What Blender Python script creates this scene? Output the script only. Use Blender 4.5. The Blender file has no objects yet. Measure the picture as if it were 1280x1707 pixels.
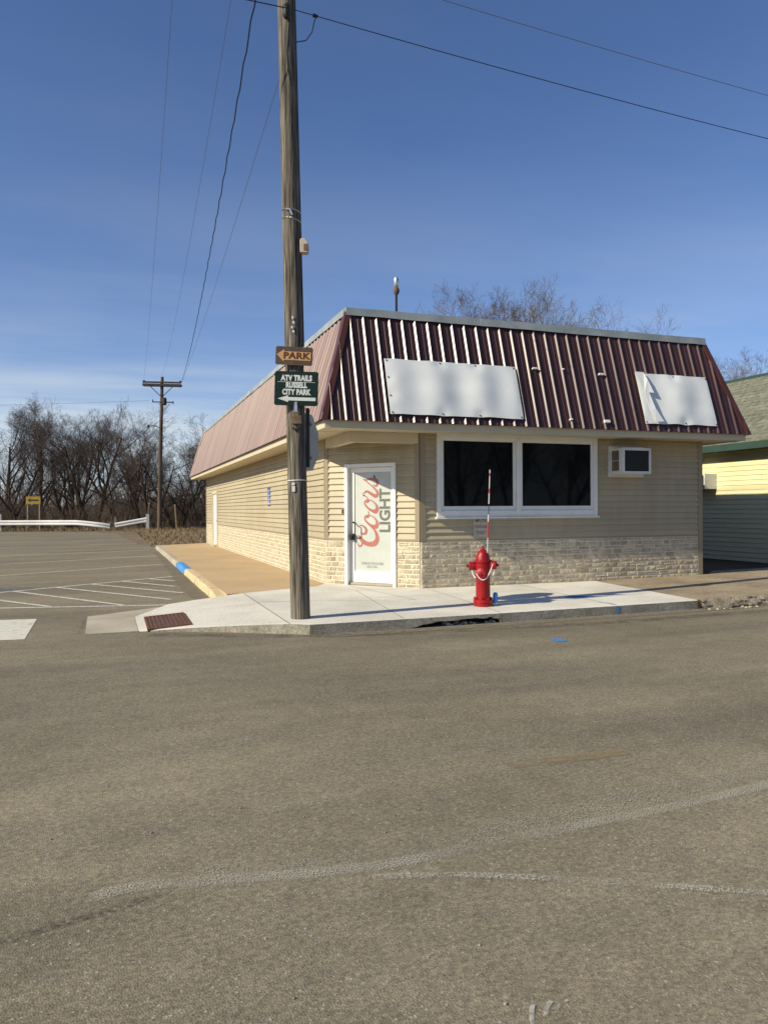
import bpy, bmesh, math, random
from mathutils import Vector, Matrix, noise
R_ = math.radians
random.seed(7)
sc = bpy.context.scene
col = sc.collection

# ------------------------------------------------------------------ camera
cam = bpy.data.cameras.new('camera'); cam_o = bpy.data.objects.new('camera', cam); col.objects.link(cam_o)
cam.sensor_fit = 'AUTO'; cam.sensor_width = 36.0; cam.lens = 36.0*1265.28/1707.0
cam.clip_start = 0.05; cam.clip_end = 3000
YAW, PITCH, ROLL = 0.3427, -0.00402, 0.0054
fwd = Vector((math.sin(YAW)*math.cos(PITCH), math.cos(YAW)*math.cos(PITCH), math.sin(PITCH)))
rgt = Vector((math.cos(YAW), -math.sin(YAW), 0)); up = rgt.cross(fwd)
r2 = rgt*math.cos(ROLL) - up*math.sin(ROLL); u2 = up*math.cos(ROLL) + rgt*math.sin(ROLL)
CAM = Vector((-3.6888, -12.016, 1.36))
mw = Matrix((r2, u2, -fwd)).transposed().to_4x4(); mw.translation = CAM
cam_o.matrix_world = mw
sc.camera = cam_o

# ------------------------------------------------------------------ sky, sun, exposure
SUN_EL, SUN_AZ = R_(32.0), R_(9.4)          # light travels along (cos az, sin az) on the ground
world = bpy.data.worlds.new('World'); sc.world = world; world.use_nodes = True
wn, wl = world.node_tree.nodes, world.node_tree.links
for n_ in list(wn): wn.remove(n_)
def N(nodes, t, **kw):
    n_ = nodes.new(t)
    for k, v in kw.items(): setattr(n_, k, v)
    return n_
w_out = N(wn, 'ShaderNodeOutputWorld'); w_bg = N(wn, 'ShaderNodeBackground'); w_bg.inputs['Strength'].default_value = 0.108
sky = N(wn, 'ShaderNodeTexSky', sky_type='NISHITA', sun_disc=False)
sky.sun_elevation = SUN_EL; sky.sun_rotation = math.atan2(-math.cos(SUN_AZ), -math.sin(SUN_AZ)) % (2*math.pi)
sky.air_density = 0.8; sky.dust_density = 0.4; sky.ozone_density = 10.0; sky.altitude = 300
# thin high cloud, the same all round the horizon: noise on a flat layer seen in perspective
tc = N(wn, 'ShaderNodeTexCoord'); sep = N(wn, 'ShaderNodeSeparateXYZ'); wl.new(tc.outputs['Generated'], sep.inputs[0])
zc = N(wn, 'ShaderNodeMath', operation='MAXIMUM'); wl.new(sep.outputs['Z'], zc.inputs[0]); zc.inputs[1].default_value = 0.03
dx = N(wn, 'ShaderNodeMath', operation='DIVIDE'); wl.new(sep.outputs['X'], dx.inputs[0]); wl.new(zc.outputs[0], dx.inputs[1])
dy = N(wn, 'ShaderNodeMath', operation='DIVIDE'); wl.new(sep.outputs['Y'], dy.inputs[0]); wl.new(zc.outputs[0], dy.inputs[1])
cmb = N(wn, 'ShaderNodeCombineXYZ'); wl.new(dx.outputs[0], cmb.inputs[0]); wl.new(dy.outputs[0], cmb.inputs[1])
mp = N(wn, 'ShaderNodeMapping'); mp.inputs['Scale'].default_value = (0.42, 0.75, 1); mp.inputs['Location'].default_value = (3.1, 0.9, 0); wl.new(cmb.outputs[0], mp.inputs[0])
cn = N(wn, 'ShaderNodeTexNoise'); cn.inputs['Scale'].default_value = 0.55; cn.inputs['Detail'].default_value = 7; cn.inputs['Roughness'].default_value = 0.56; wl.new(mp.outputs[0], cn.inputs['Vector'])
cr = N(wn, 'ShaderNodeValToRGB'); cr.color_ramp.elements[0].position = 0.46; cr.color_ramp.elements[1].position = 0.80
cr.color_ramp.elements[0].color = (0.42, 0.42, 0.42, 1); cr.color_ramp.elements[1].color = (1.15, 1.15, 1.15, 1); wl.new(cn.outputs['Fac'], cr.inputs[0])
# a thin layer: its optical depth grows towards the horizon as 1 / sin(elevation)
th_ = N(wn, 'ShaderNodeMath', operation='DIVIDE'); th_.inputs[0].default_value = 0.029; zp = N(wn, 'ShaderNodeMath', operation='POWER'); wl.new(zc.outputs[0], zp.inputs[0]); zp.inputs[1].default_value = 1.65; wl.new(zp.outputs[0], th_.inputs[1])
cf = N(wn, 'ShaderNodeMath', operation='MULTIPLY'); wl.new(th_.outputs[0], cf.inputs[0]); wl.new(cr.outputs[0], cf.inputs[1])
cf2 = N(wn, 'ShaderNodeMath', operation='MINIMUM'); wl.new(cf.outputs[0], cf2.inputs[0]); cf2.inputs[1].default_value = 0.75
cmix = N(wn, 'ShaderNodeMixRGB'); cmix.inputs['Color2'].default_value = (5.5, 6.0, 6.1, 1)
wl.new(cf2.outputs[0], cmix.inputs['Fac']); wl.new(sky.outputs[0], cmix.inputs['Color1'])
wl.new(cmix.outputs[0], w_bg.inputs['Color']); wl.new(w_bg.outputs[0], w_out.inputs['Surface'])

sun = bpy.data.lights.new('sun', 'SUN'); sun.energy = 5.0; sun.angle = R_(0.53); sun.color = (1.0, 0.905, 0.70)
sun_o = bpy.data.objects.new('sun', sun); col.objects.link(sun_o)
SD = Vector((math.cos(SUN_EL)*math.cos(SUN_AZ), math.cos(SUN_EL)*math.sin(SUN_AZ), -math.sin(SUN_EL)))
sun_o.rotation_euler = SD.to_track_quat('-Z', 'Y').to_euler(); sun_o.location = (-40, -10, 30)
vs = sc.view_settings; vs.view_transform = 'Standard'; vs.look = 'None'; vs.exposure = 0.3; vs.gamma = 1.0; vs.use_curve_mapping = False
sc.cycles.max_bounces = 6; sc.cycles.transparent_max_bounces = 8

# ------------------------------------------------------------------ materials
def principled(name):
    m = bpy.data.materials.new(name); m.use_nodes = True
    nt = m.node_tree; b = nt.nodes['Principled BSDF']
    return m, nt, b
def setspec(b, v):
    b.inputs['Specular IOR Level'].default_value = v
def mk(name, c1, c2=None, scale=3.0, rough=0.7, bump=0.0, bscale=None, metal=0.0, spec=0.4, stretch=(1, 1, 1), detail=6,
       rnd=0.0, lo=0.35, hi=0.65, rvar=0.0, fine=None, coords='pos'):
    """two-tone noise colour, optional random per object, fine speckle and bump"""
    m, nt, b = principled(name); n, l = nt.nodes, nt.links
    if coords == 'pos':
        g = N(n, 'ShaderNodeNewGeometry'); src = g.outputs['Position']
    else:
        g = N(n, 'ShaderNodeTexCoord'); src = g.outputs['Object']
    mpn = N(n, 'ShaderNodeMapping'); mpn.inputs['Scale'].default_value = stretch; l.new(src, mpn.inputs[0])
    b.inputs['Roughness'].default_value = rough; b.inputs['Metallic'].default_value = metal; setspec(b, spec)
    c2 = c2 or c1
    tx = N(n, 'ShaderNodeTexNoise'); tx.inputs['Scale'].default_value = scale; tx.inputs['Detail'].default_value = detail; tx.inputs['Roughness'].default_value = 0.6
    l.new(mpn.outputs[0], tx.inputs['Vector'])
    rp = N(n, 'ShaderNodeValToRGB'); rp.color_ramp.elements[0].position = lo; rp.color_ramp.elements[1].position = hi
    rp.color_ramp.elements[0].color = (*c1, 1); rp.color_ramp.elements[1].color = (*c2, 1)
    l.new(tx.outputs['Fac'], rp.inputs[0]); out = rp.outputs[0]
    if fine:
        fs, famt = fine
        f_ = N(n, 'ShaderNodeTexNoise'); f_.inputs['Scale'].default_value = fs; f_.inputs['Detail'].default_value = 2; l.new(mpn.outputs[0], f_.inputs['Vector'])
        mr = N(n, 'ShaderNodeMapRange'); mr.inputs['From Min'].default_value = 0.3; mr.inputs['From Max'].default_value = 0.7
        mr.inputs['To Min'].default_value = 1-famt; mr.inputs['To Max'].default_value = 1+famt; l.new(f_.outputs['Fac'], mr.inputs[0])
        mu = N(n, 'ShaderNodeVectorMath', operation='SCALE'); l.new(out, mu.inputs[0]); l.new(mr.outputs[0], mu.inputs['Scale']); out = mu.outputs[0]
    if rnd:
        oi = N(n, 'ShaderNodeObjectInfo'); mr = N(n, 'ShaderNodeMapRange'); mr.inputs['To Min'].default_value = 1-rnd; mr.inputs['To Max'].default_value = 1+rnd
        l.new(oi.outputs['Random'], mr.inputs[0]); mu = N(n, 'ShaderNodeVectorMath', operation='SCALE'); l.new(out, mu.inputs[0]); l.new(mr.outputs[0], mu.inputs['Scale']); out = mu.outputs[0]
    l.new(out, b.inputs['Base Color'])
    if rvar:
        mr = N(n, 'ShaderNodeMapRange'); mr.inputs['To Min'].default_value = rough-rvar; mr.inputs['To Max'].default_value = rough+rvar
        l.new(tx.outputs['Fac'], mr.inputs[0]); l.new(mr.outputs[0], b.inputs['Roughness'])
    if bump:
        bt = N(n, 'ShaderNodeTexNoise'); bt.inputs['Scale'].default_value = bscale or scale*6; bt.inputs['Detail'].default_value = 4; l.new(mpn.outputs[0], bt.inputs['Vector'])
        bp = N(n, 'ShaderNodeBump'); bp.inputs['Strength'].default_value = bump; bp.inputs['Distance'].default_value = 0.01
        l.new(bt.outputs['Fac'], bp.inputs['Height']); l.new(bp.outputs[0], b.inputs['Normal'])
    return m

def asphalt_mat():
    m, nt, b = principled('asphalt'); n, l = nt.nodes, nt.links
    g = N(n, 'ShaderNodeNewGeometry'); P = g.outputs['Position']
    def noi(s, d=4, st=None, r=0.6):
        t = N(n, 'ShaderNodeTexNoise'); t.inputs['Scale'].default_value = s; t.inputs['Detail'].default_value = d; t.inputs['Roughness'].default_value = r
        if st:
            q = N(n, 'ShaderNodeMapping'); q.inputs['Scale'].default_value = st; q.inputs['Rotation'].default_value = (0, 0, 0.12); l.new(P, q.inputs[0]); l.new(q.outputs[0], t.inputs['Vector'])
        else: l.new(P, t.inputs['Vector'])
        return t.outputs['Fac']
    def ramp(f, a, c, ca, cc):
        r = N(n, 'ShaderNodeValToRGB'); r.color_ramp.elements[0].position = a; r.color_ramp.elements[1].position = c
        r.color_ramp.elements[0].color = (*ca, 1); r.color_ramp.elements[1].color = (*cc, 1); l.new(f, r.inputs[0]); return r.outputs[0]
    def mul(a, c, k=1.0):
        x = N(n, 'ShaderNodeMixRGB', blend_type='MULTIPLY'); x.inputs['Fac'].default_value = k; l.new(a, x.inputs[1]); l.new(c, x.inputs[2]); return x.outputs[0]
    base = ramp(noi(0.35, 5), 0.3, 0.7, (0.19, 0.168, 0.123), (0.245, 0.218, 0.160))
    streak = ramp(noi(1.0, 5, (0.25, 1.7, 1)), 0.35, 0.7, (0.86, 0.86, 0.87), (1.12, 1.1, 1.06))
    c = mul(base, streak)
    c = mul(c, ramp(noi(0.16, 3, (1.0, 2.6, 1)), 0.38, 0.62, (0.88, 0.88, 0.885), (1.10, 1.095, 1.07)))     # worn lanes and older patches
    c = mul(c, ramp(noi(5.5, 5, (1, 1, 1), 0.7), 0.30, 0.62, (0.86, 0.855, 0.85), (1.05, 1.05, 1.04)))
    c = mul(c, ramp(noi(0.9, 2), 0.24, 0.31, (0.80, 0.79, 0.78), (1, 1, 1)))                                    # a few dark oil spots
    c = mul(c, ramp(noi(38, 3, None, 0.75), 0.32, 0.68, (0.74, 0.74, 0.75), (1.24, 1.23, 1.2)))
    # pale and dark stones of the aggregate
    v = N(n, 'ShaderNodeTexVoronoi'); v.inputs['Scale'].default_value = 120; v.feature = 'F1'; l.new(P, v.inputs['Vector'])
    vc = N(n, 'ShaderNodeSeparateColor'); l.new(v.outputs['Color'], vc.inputs[0])
    c = mul(c, ramp(vc.outputs[0], 0.0, 1.0, (0.72, 0.72, 0.73), (1.22, 1.2, 1.17)))
    th = ramp(vc.outputs[1], 0.975, 0.995, (0, 0, 0), (1, 1, 1))
    mx = N(n, 'ShaderNodeMixRGB'); l.new(th, mx.inputs[0]); l.new(c, mx.inputs[1]); mx.inputs[2].default_value = (0.34, 0.32, 0.27, 1)
    l.new(mx.outputs[0], b.inputs['Base Color'])
    b.inputs['Roughness'].default_value = 0.88; setspec(b, 0.25)
    bp = N(n, 'ShaderNodeBump'); bp.inputs['Strength'].default_value = 0.55; bp.inputs['Distance'].default_value = 0.004; l.new(v.outputs['Distance'], bp.inputs['Height'])
    b2 = N(n, 'ShaderNodeBump'); b2.inputs['Strength'].default_value = 0.15; b2.inputs['Distance'].default_value = 0.05; l.new(noi(2.2, 4), b2.inputs['Height']); l.new(b2.outputs[0], bp.inputs['Normal'])
    l.new(bp.outputs[0], b.inputs['Normal'])
    return m

def worn_mat(name, c, amount=0.5, scale=30, stretch=(1, 1, 1), rough=0.8, soft=0.12, big=None):
    """paint or chalk worn through by a noise mask: where it is gone the road below shows"""
    m, nt, b = principled(name); n, l = nt.nodes, nt.links
    g = N(n, 'ShaderNodeNewGeometry'); mpn = N(n, 'ShaderNodeMapping'); mpn.inputs['Scale'].default_value = stretch; l.new(g.outputs['Position'], mpn.inputs[0])
    t = N(n, 'ShaderNodeTexNoise'); t.inputs['Scale'].default_value = scale; t.inputs['Detail'].default_value = 5; t.inputs['Roughness'].default_value = 0.7; l.new(mpn.outputs[0], t.inputs['Vector'])
    r = N(n, 'ShaderNodeValToRGB'); r.color_ramp.elements[0].position = amount-soft; r.color_ramp.elements[1].position = amount+soft
    l.new(t.outputs['Fac'], r.inputs[0]); f = r.outputs[0]
    if big:
        t2 = N(n, 'ShaderNodeTexNoise'); t2.inputs['Scale'].default_value = big; t2.inputs['Detail'].default_value = 3; l.new(g.outputs['Position'], t2.inputs['Vector'])
        r2_ = N(n, 'ShaderNodeMapRange'); r2_.inputs['From Min'].default_value = 0.26; r2_.inputs['From Max'].default_value = 0.58; l.new(t2.outputs['Fac'], r2_.inputs[0])
        m2 = N(n, 'ShaderNodeMath', operation='MULTIPLY'); l.new(f, m2.inputs[0]); l.new(r2_.outputs[0], m2.inputs[1]); f = m2.outputs[0]
    at_ = N(n, 'ShaderNodeAttribute', attribute_name='edge'); mu = N(n, 'ShaderNodeMath', operation='MULTIPLY'); l.new(f, mu.inputs[0]); l.new(at_.outputs['Fac'], mu.inputs[1]); f = mu.outputs[0]
    b.inputs['Base Color'].default_value = (*c, 1); b.inputs['Roughness'].default_value = rough; setspec(b, 0.25)
    tr = N(n, 'ShaderNodeBsdfTransparent'); ms = N(n, 'ShaderNodeMixShader'); l.new(f, ms.inputs[0]); l.new(tr.outputs[0], ms.inputs[1]); l.new(b.outputs[0], ms.inputs[2])
    l.new(ms.outputs[0], n['Material Output'].inputs['Surface'])
    return m

M = {}
M['asphalt'] = asphalt_mat()
M['earth'] = mk('dry_earth', (0.12, 0.085, 0.05), (0.22, 0.165, 0.10), 0.6, 0.95, 0.8, 9, fine=(14, 0.35))
M['grass'] = mk('dead_grass', (0.16, 0.115, 0.06), (0.30, 0.235, 0.13), 1.5, 0.95, rnd=0.1)
M['new_concrete'] = mk('new_concrete', (0.50, 0.478, 0.42), (0.68, 0.65, 0.565), 0.8, 0.88, 0.4, 50, fine=(34, 0.12), lo=0.3, hi=0.62, spec=0.3)
M['old_concrete'] = mk('old_concrete', (0.33, 0.29, 0.22), (0.46, 0.41, 0.32), 1.2, 0.9, 0.4, 40, fine=(60, 0.15), spec=0.25)
M['tan_concrete'] = mk('tan_concrete', (0.43, 0.31, 0.175), (0.51, 0.38, 0.225), 0.8, 0.9, 0.25, 50, fine=(70, 0.10), spec=0.25, lo=0.3, hi=0.7)
M['aggregate'] = mk('exposed_aggregate', (0.24, 0.19, 0.13), (0.36, 0.29, 0.2), 1.3, 0.9, 0.9, 70, fine=(55, 0.5), spec=0.25)
M['curb_face'] = mk('dirty_shaded_curb', (0.24, 0.215, 0.165), (0.38, 0.35, 0.285), 3.5, 0.92, 0.6, 50, fine=(40, 0.3), spec=0.2)  # darker than the slab: dirt, plus the face's shade put into the colour
M['rough_curb'] = mk('broken_concrete', (0.17, 0.14, 0.10), (0.33, 0.28, 0.21), 9, 0.95, 0.9, 50, fine=(45, 0.4), spec=0.2)
M['yard'] = mk('shaded_soil', (0.022, 0.019, 0.014), (0.045, 0.036, 0.026), 3, 0.95, 0.6, 20)
M['yellow_paint'] = mk('yellow_curb_paint', (0.50, 0.41, 0.29), (0.62, 0.47, 0.21), 9, 0.9, 0.6, 30, lo=0.42, hi=0.6, fine=(22, 0.25))
M['blue_paint'] = mk('blue_curb_paint', (0.04, 0.20, 0.50), (0.08, 0.30, 0.62), 6, 0.7, 0.2, 40)
M['joint'] = mk('joint_dirt', (0.16, 0.14, 0.11), (0.22, 0.19, 0.15), 8, 0.95)
M['siding'] = mk('tan_vinyl_siding', (0.385, 0.325, 0.215), (0.42, 0.36, 0.24), 0.9, 0.5, 0.06, 30, spec=0.3, stretch=(1, 1, 0.25), rnd=0.055, fine=(6, 0.05))
M['siding_wall'] = mk('sheathing', (0.2, 0.17, 0.12), None, 2, 0.9)
M['trim_tan'] = mk('taupe_trim', (0.255, 0.21, 0.14), (0.285, 0.235, 0.16), 2, 0.5, spec=0.35)
M['cream'] = mk('cream_soffit', (0.52, 0.455, 0.32), (0.57, 0.50, 0.36), 2, 0.55, spec=0.3)
M['mortar'] = mk('stone_mortar', (0.66, 0.60, 0.47), (0.76, 0.70, 0.56), 6, 0.95, 0.4, 60)
M['stone'] = mk('veneer_stone', (0.36, 0.30, 0.205), (0.53, 0.455, 0.325), 7, 0.95, 0.7, 38, rnd=0.24, fine=(40, 0.18))
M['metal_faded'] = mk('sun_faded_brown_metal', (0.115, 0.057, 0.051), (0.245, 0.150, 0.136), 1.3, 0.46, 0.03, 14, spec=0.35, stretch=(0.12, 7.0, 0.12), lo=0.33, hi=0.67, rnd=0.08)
M['metal'] = mk('brown_metal', (0.045, 0.017, 0.014), (0.062, 0.024, 0.019), 1.2, 0.30, 0.03, 14, spec=0.5, rvar=0.08, stretch=(1, 1, 0.3))
M['hip'] = mk('brown_hip_trim', (0.072, 0.022, 0.016), (0.09, 0.03, 0.021), 2, 0.38, spec=0.45)
M['galv'] = mk('galvanised_cap', (0.27, 0.31, 0.30), (0.40, 0.43, 0.41), 2.2, 0.55, 0.25, 5, metal=0.35, spec=0.4)
M['roofing'] = mk('flat_roofing', (0.1, 0.1, 0.1), (0.14, 0.14, 0.14), 3, 0.9)
M['white_frame'] = mk('white_vinyl', (0.66, 0.66, 0.62), (0.74, 0.74, 0.70), 3, 0.45, spec=0.4)
M['white_door'] = mk('white_aluminium', (0.72, 0.72, 0.68), (0.78, 0.78, 0.74), 3, 0.4, spec=0.45)
M['banner'] = mk('white_sheet', (0.66, 0.685, 0.68), (0.73, 0.75, 0.74), 1.6, 0.5, 0.05, 6, spec=0.4)
M['poster'] = mk('window_film', (0.45, 0.47, 0.43), (0.50, 0.52, 0.48), 2.5, 0.35, spec=0.5)
M['film_red'] = mk('faded_red_film', (0.36, 0.125, 0.095), (0.40, 0.15, 0.115), 6, 0.4)
M['film_grey'] = mk('grey_film', (0.13, 0.135, 0.115), None, 6, 0.4)
M['film_pale'] = mk('pale_grey_film', (0.29, 0.30, 0.25), None, 6, 0.4)
M['dark'] = mk('black_plastic', (0.012, 0.012, 0.013), (0.02, 0.02, 0.02), 6, 0.45)
M['screen'] = mk('ac_mesh', (0.028, 0.03, 0.028), (0.05, 0.05, 0.046), 40, 0.6)
M['ac_white'] = mk('ac_casing', (0.55, 0.55, 0.52), (0.66, 0.66, 0.63), 4, 0.45)
M['steel'] = mk('steel', (0.55, 0.55, 0.54), None, 4, 0.3, metal=0.9)
M['wood'] = mk('weathered_pole', (0.03, 0.025, 0.02), (0.20, 0.175, 0.142), 52, 0.95, 1.0, 60, stretch=(1, 1, 0.03), lo=0.36, hi=0.62, fine=(120, 0.45), spec=0.15)
M['wood_far'] = mk('brown_pole', (0.075, 0.052, 0.038), (0.15, 0.11, 0.08), 6, 0.95, 0.5, 14, stretch=(1, 1, 0.06), spec=0.15)
M['arm_wood'] = mk('crossarm_wood', (0.03, 0.026, 0.026), (0.05, 0.04, 0.038), 4, 0.9)
M['wire'] = mk('black_wire', (0.012, 0.012, 0.012), None, 4, 0.6)
M['wire_thin'] = mk('grey_wire', (0.11, 0.12, 0.14), None, 4, 0.6)
M['sign_brown'] = mk('sign_brown', (0.05, 0.033, 0.022), (0.085, 0.055, 0.036), 9, 0.5)
M['sign_tan'] = mk('sign_tan', (0.42, 0.225, 0.085), (0.50, 0.28, 0.11), 7, 0.55)
M['sign_brown_text'] = mk('sign_brown_text', (0.055, 0.018, 0.012), None, 5, 0.6)
M['sign_green'] = mk('sign_green', (0.003, 0.015, 0.014), (0.005, 0.02, 0.018), 5, 0.55, spec=0.2)
M['sign_white'] = mk('sign_white', (0.50, 0.53, 0.52), (0.58, 0.60, 0.59), 8, 0.5)
M['sign_yellow'] = mk('sign_yellow', (0.25, 0.155, 0.012), (0.32, 0.2, 0.018), 6, 0.5)
M['sign_back'] = mk('sign_aluminium', (0.34, 0.36, 0.33), (0.42, 0.44, 0.41), 5, 0.55, metal=0.3)
M['sign_red'] = mk('sign_red', (0.4, 0.02, 0.02), None, 5, 0.5)
M['sign_blue'] = mk('sign_blue', (0.03, 0.08, 0.35), (0.04, 0.1, 0.4), 5, 0.5)
M['pale_sign'] = mk('pale_sign', (0.40, 0.36, 0.31), (0.46, 0.42, 0.37), 9, 0.6)
M['sign_text_red'] = mk('sign_text_red', (0.16, 0.05, 0.05), None, 5, 0.6)
M['beige_box'] = mk('beige_plastic', (0.40, 0.33, 0.27), (0.46, 0.38, 0.32), 6, 0.5)
M['rust_box'] = mk('rusty_box', (0.09, 0.06, 0.04), (0.16, 0.11, 0.075), 9, 0.8, 0.4)
M['hydrant'] = mk('hydrant_red', (0.22, 0.003, 0.006), (0.31, 0.007, 0.009), 7, 0.36, 0.35, 60, spec=0.4, rvar=0.12, fine=(30, 0.12))
M['chain'] = mk('pale_chain', (0.80, 0.74, 0.70), None, 5, 0.4)
M['rod_white'] = mk('rod_white', (0.62, 0.6, 0.58), None, 5, 0.4)
M['rod_red'] = mk('rod_red', (0.45, 0.03, 0.04), None, 5, 0.4)
M['blue_plastic'] = mk('blue_plastic', (0.02, 0.22, 0.62), (0.03, 0.26, 0.68), 5, 0.4)
M['rust'] = mk('rusty_iron', (0.085, 0.035, 0.018), (0.16, 0.068, 0.035), 14, 0.85, 0.6, 50)
M['hollow_shade'] = mk('dark_hollow', (0.02, 0.017, 0.013), (0.05, 0.04, 0.03), 12, 0.95)  # near-black: shade of the curb hollow and drain pit put into the colour
M['rail'] = mk('guardrail_steel', (0.62, 0.62, 0.60), (0.74, 0.73, 0.70), 1.4, 0.5, metal=0.1)
M['post_wood'] = mk('post_wood', (0.22, 0.17, 0.11), (0.32, 0.25, 0.17), 6, 0.9)
M['stake'] = mk('yellow_stake', (0.34, 0.25, 0.09), (0.44, 0.34, 0.14), 6, 0.8)
M['bark'] = mk('dark_bark', (0.035, 0.026, 0.02), (0.075, 0.055, 0.042), 4, 0.95, coords='obj', rnd=0.15)
M['twig'] = mk('dark_twigs', (0.055, 0.038, 0.03), (0.10, 0.07, 0.055), 0.9, 0.95, coords='obj', rnd=0.2)
M['bark_pale'] = mk('pale_bark', (0.07, 0.054, 0.042), (0.13, 0.10, 0.08), 4, 0.95, coords='obj', rnd=0.1)
M['twig_pale'] = mk('pale_twigs', (0.11, 0.085, 0.066), (0.19, 0.15, 0.12), 0.9, 0.95, coords='obj', rnd=0.12)
M['brush'] = mk('brush_stems', (0.05, 0.034, 0.024), (0.13, 0.092, 0.06), 0.7, 0.95)
M['woodland'] = mk('far_woodland', (0.05, 0.042, 0.036), (0.10, 0.085, 0.072), 0.25, 0.95, fine=(1.5, 0.3))
M['cream_siding'] = mk('cream_siding', (0.70, 0.63, 0.36), (0.74, 0.67, 0.40), 0.8, 0.5, spec=0.35, rnd=0.02)
M['green_trim'] = mk('green_trim', (0.028, 0.058, 0.045), (0.038, 0.072, 0.056), 3, 0.5)
M['shingle'] = mk('olive_shingles', (0.115, 0.118, 0.085), (0.19, 0.19, 0.14), 5, 0.95, 0.7, 30, fine=(9, 0.25), rnd=0.1)
def glass_mat():
    m, nt, b = principled('dark_window_glass'); b.inputs['Base Color'].default_value = (0.004, 0.005, 0.006, 1)
    b.inputs['Roughness'].default_value = 0.03; b.inputs['IOR'].default_value = 1.3; setspec(b, 0.22); return m
M['glass'] = glass_mat()
M['line_paint'] = worn_mat('parking_line_paint', (0.60, 0.575, 0.51), 0.40, 22)
M['line_paint_faint'] = worn_mat('worn_line_paint', (0.5, 0.48, 0.43), 0.5, 22)
M['bar_paint'] = worn_mat('crosswalk_paint', (0.60, 0.59, 0.50), 0.34, 9, (1, 2, 1))
M['chalk'] = worn_mat('white_scuff', (0.52, 0.49, 0.42), 0.535, 150, (1, 1, 1), 0.9, 0.055, big=3.2)
M['chalk_soft'] = worn_mat('faint_scuff', (0.42, 0.39, 0.33), 0.575, 130, (0.8, 1.1, 1), 0.9, 0.05, big=2.0)
M['stain_yellow'] = worn_mat('yellow_stain', (0.30, 0.235, 0.135), 0.52, 14, (0.4, 1.6, 1), 0.9, 0.22, big=5)
M['tar'] = worn_mat('dark_seam', (0.09, 0.08, 0.062), 0.55, 50, (1, 1, 1), 0.9, 0.10, big=4)
M['sand'] = worn_mat('gutter_sand', (0.24, 0.205, 0.15), 0.5, 16, (0.6, 1, 1), 0.95, 0.16)
M['blue_spray'] = worn_mat('blue_spray', (0.07, 0.25, 0.55), 0.42, 45, soft=0.1)
M['blue_faint'] = worn_mat('faint_blue', (0.13, 0.17, 0.24), 0.56, 9)

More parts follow.
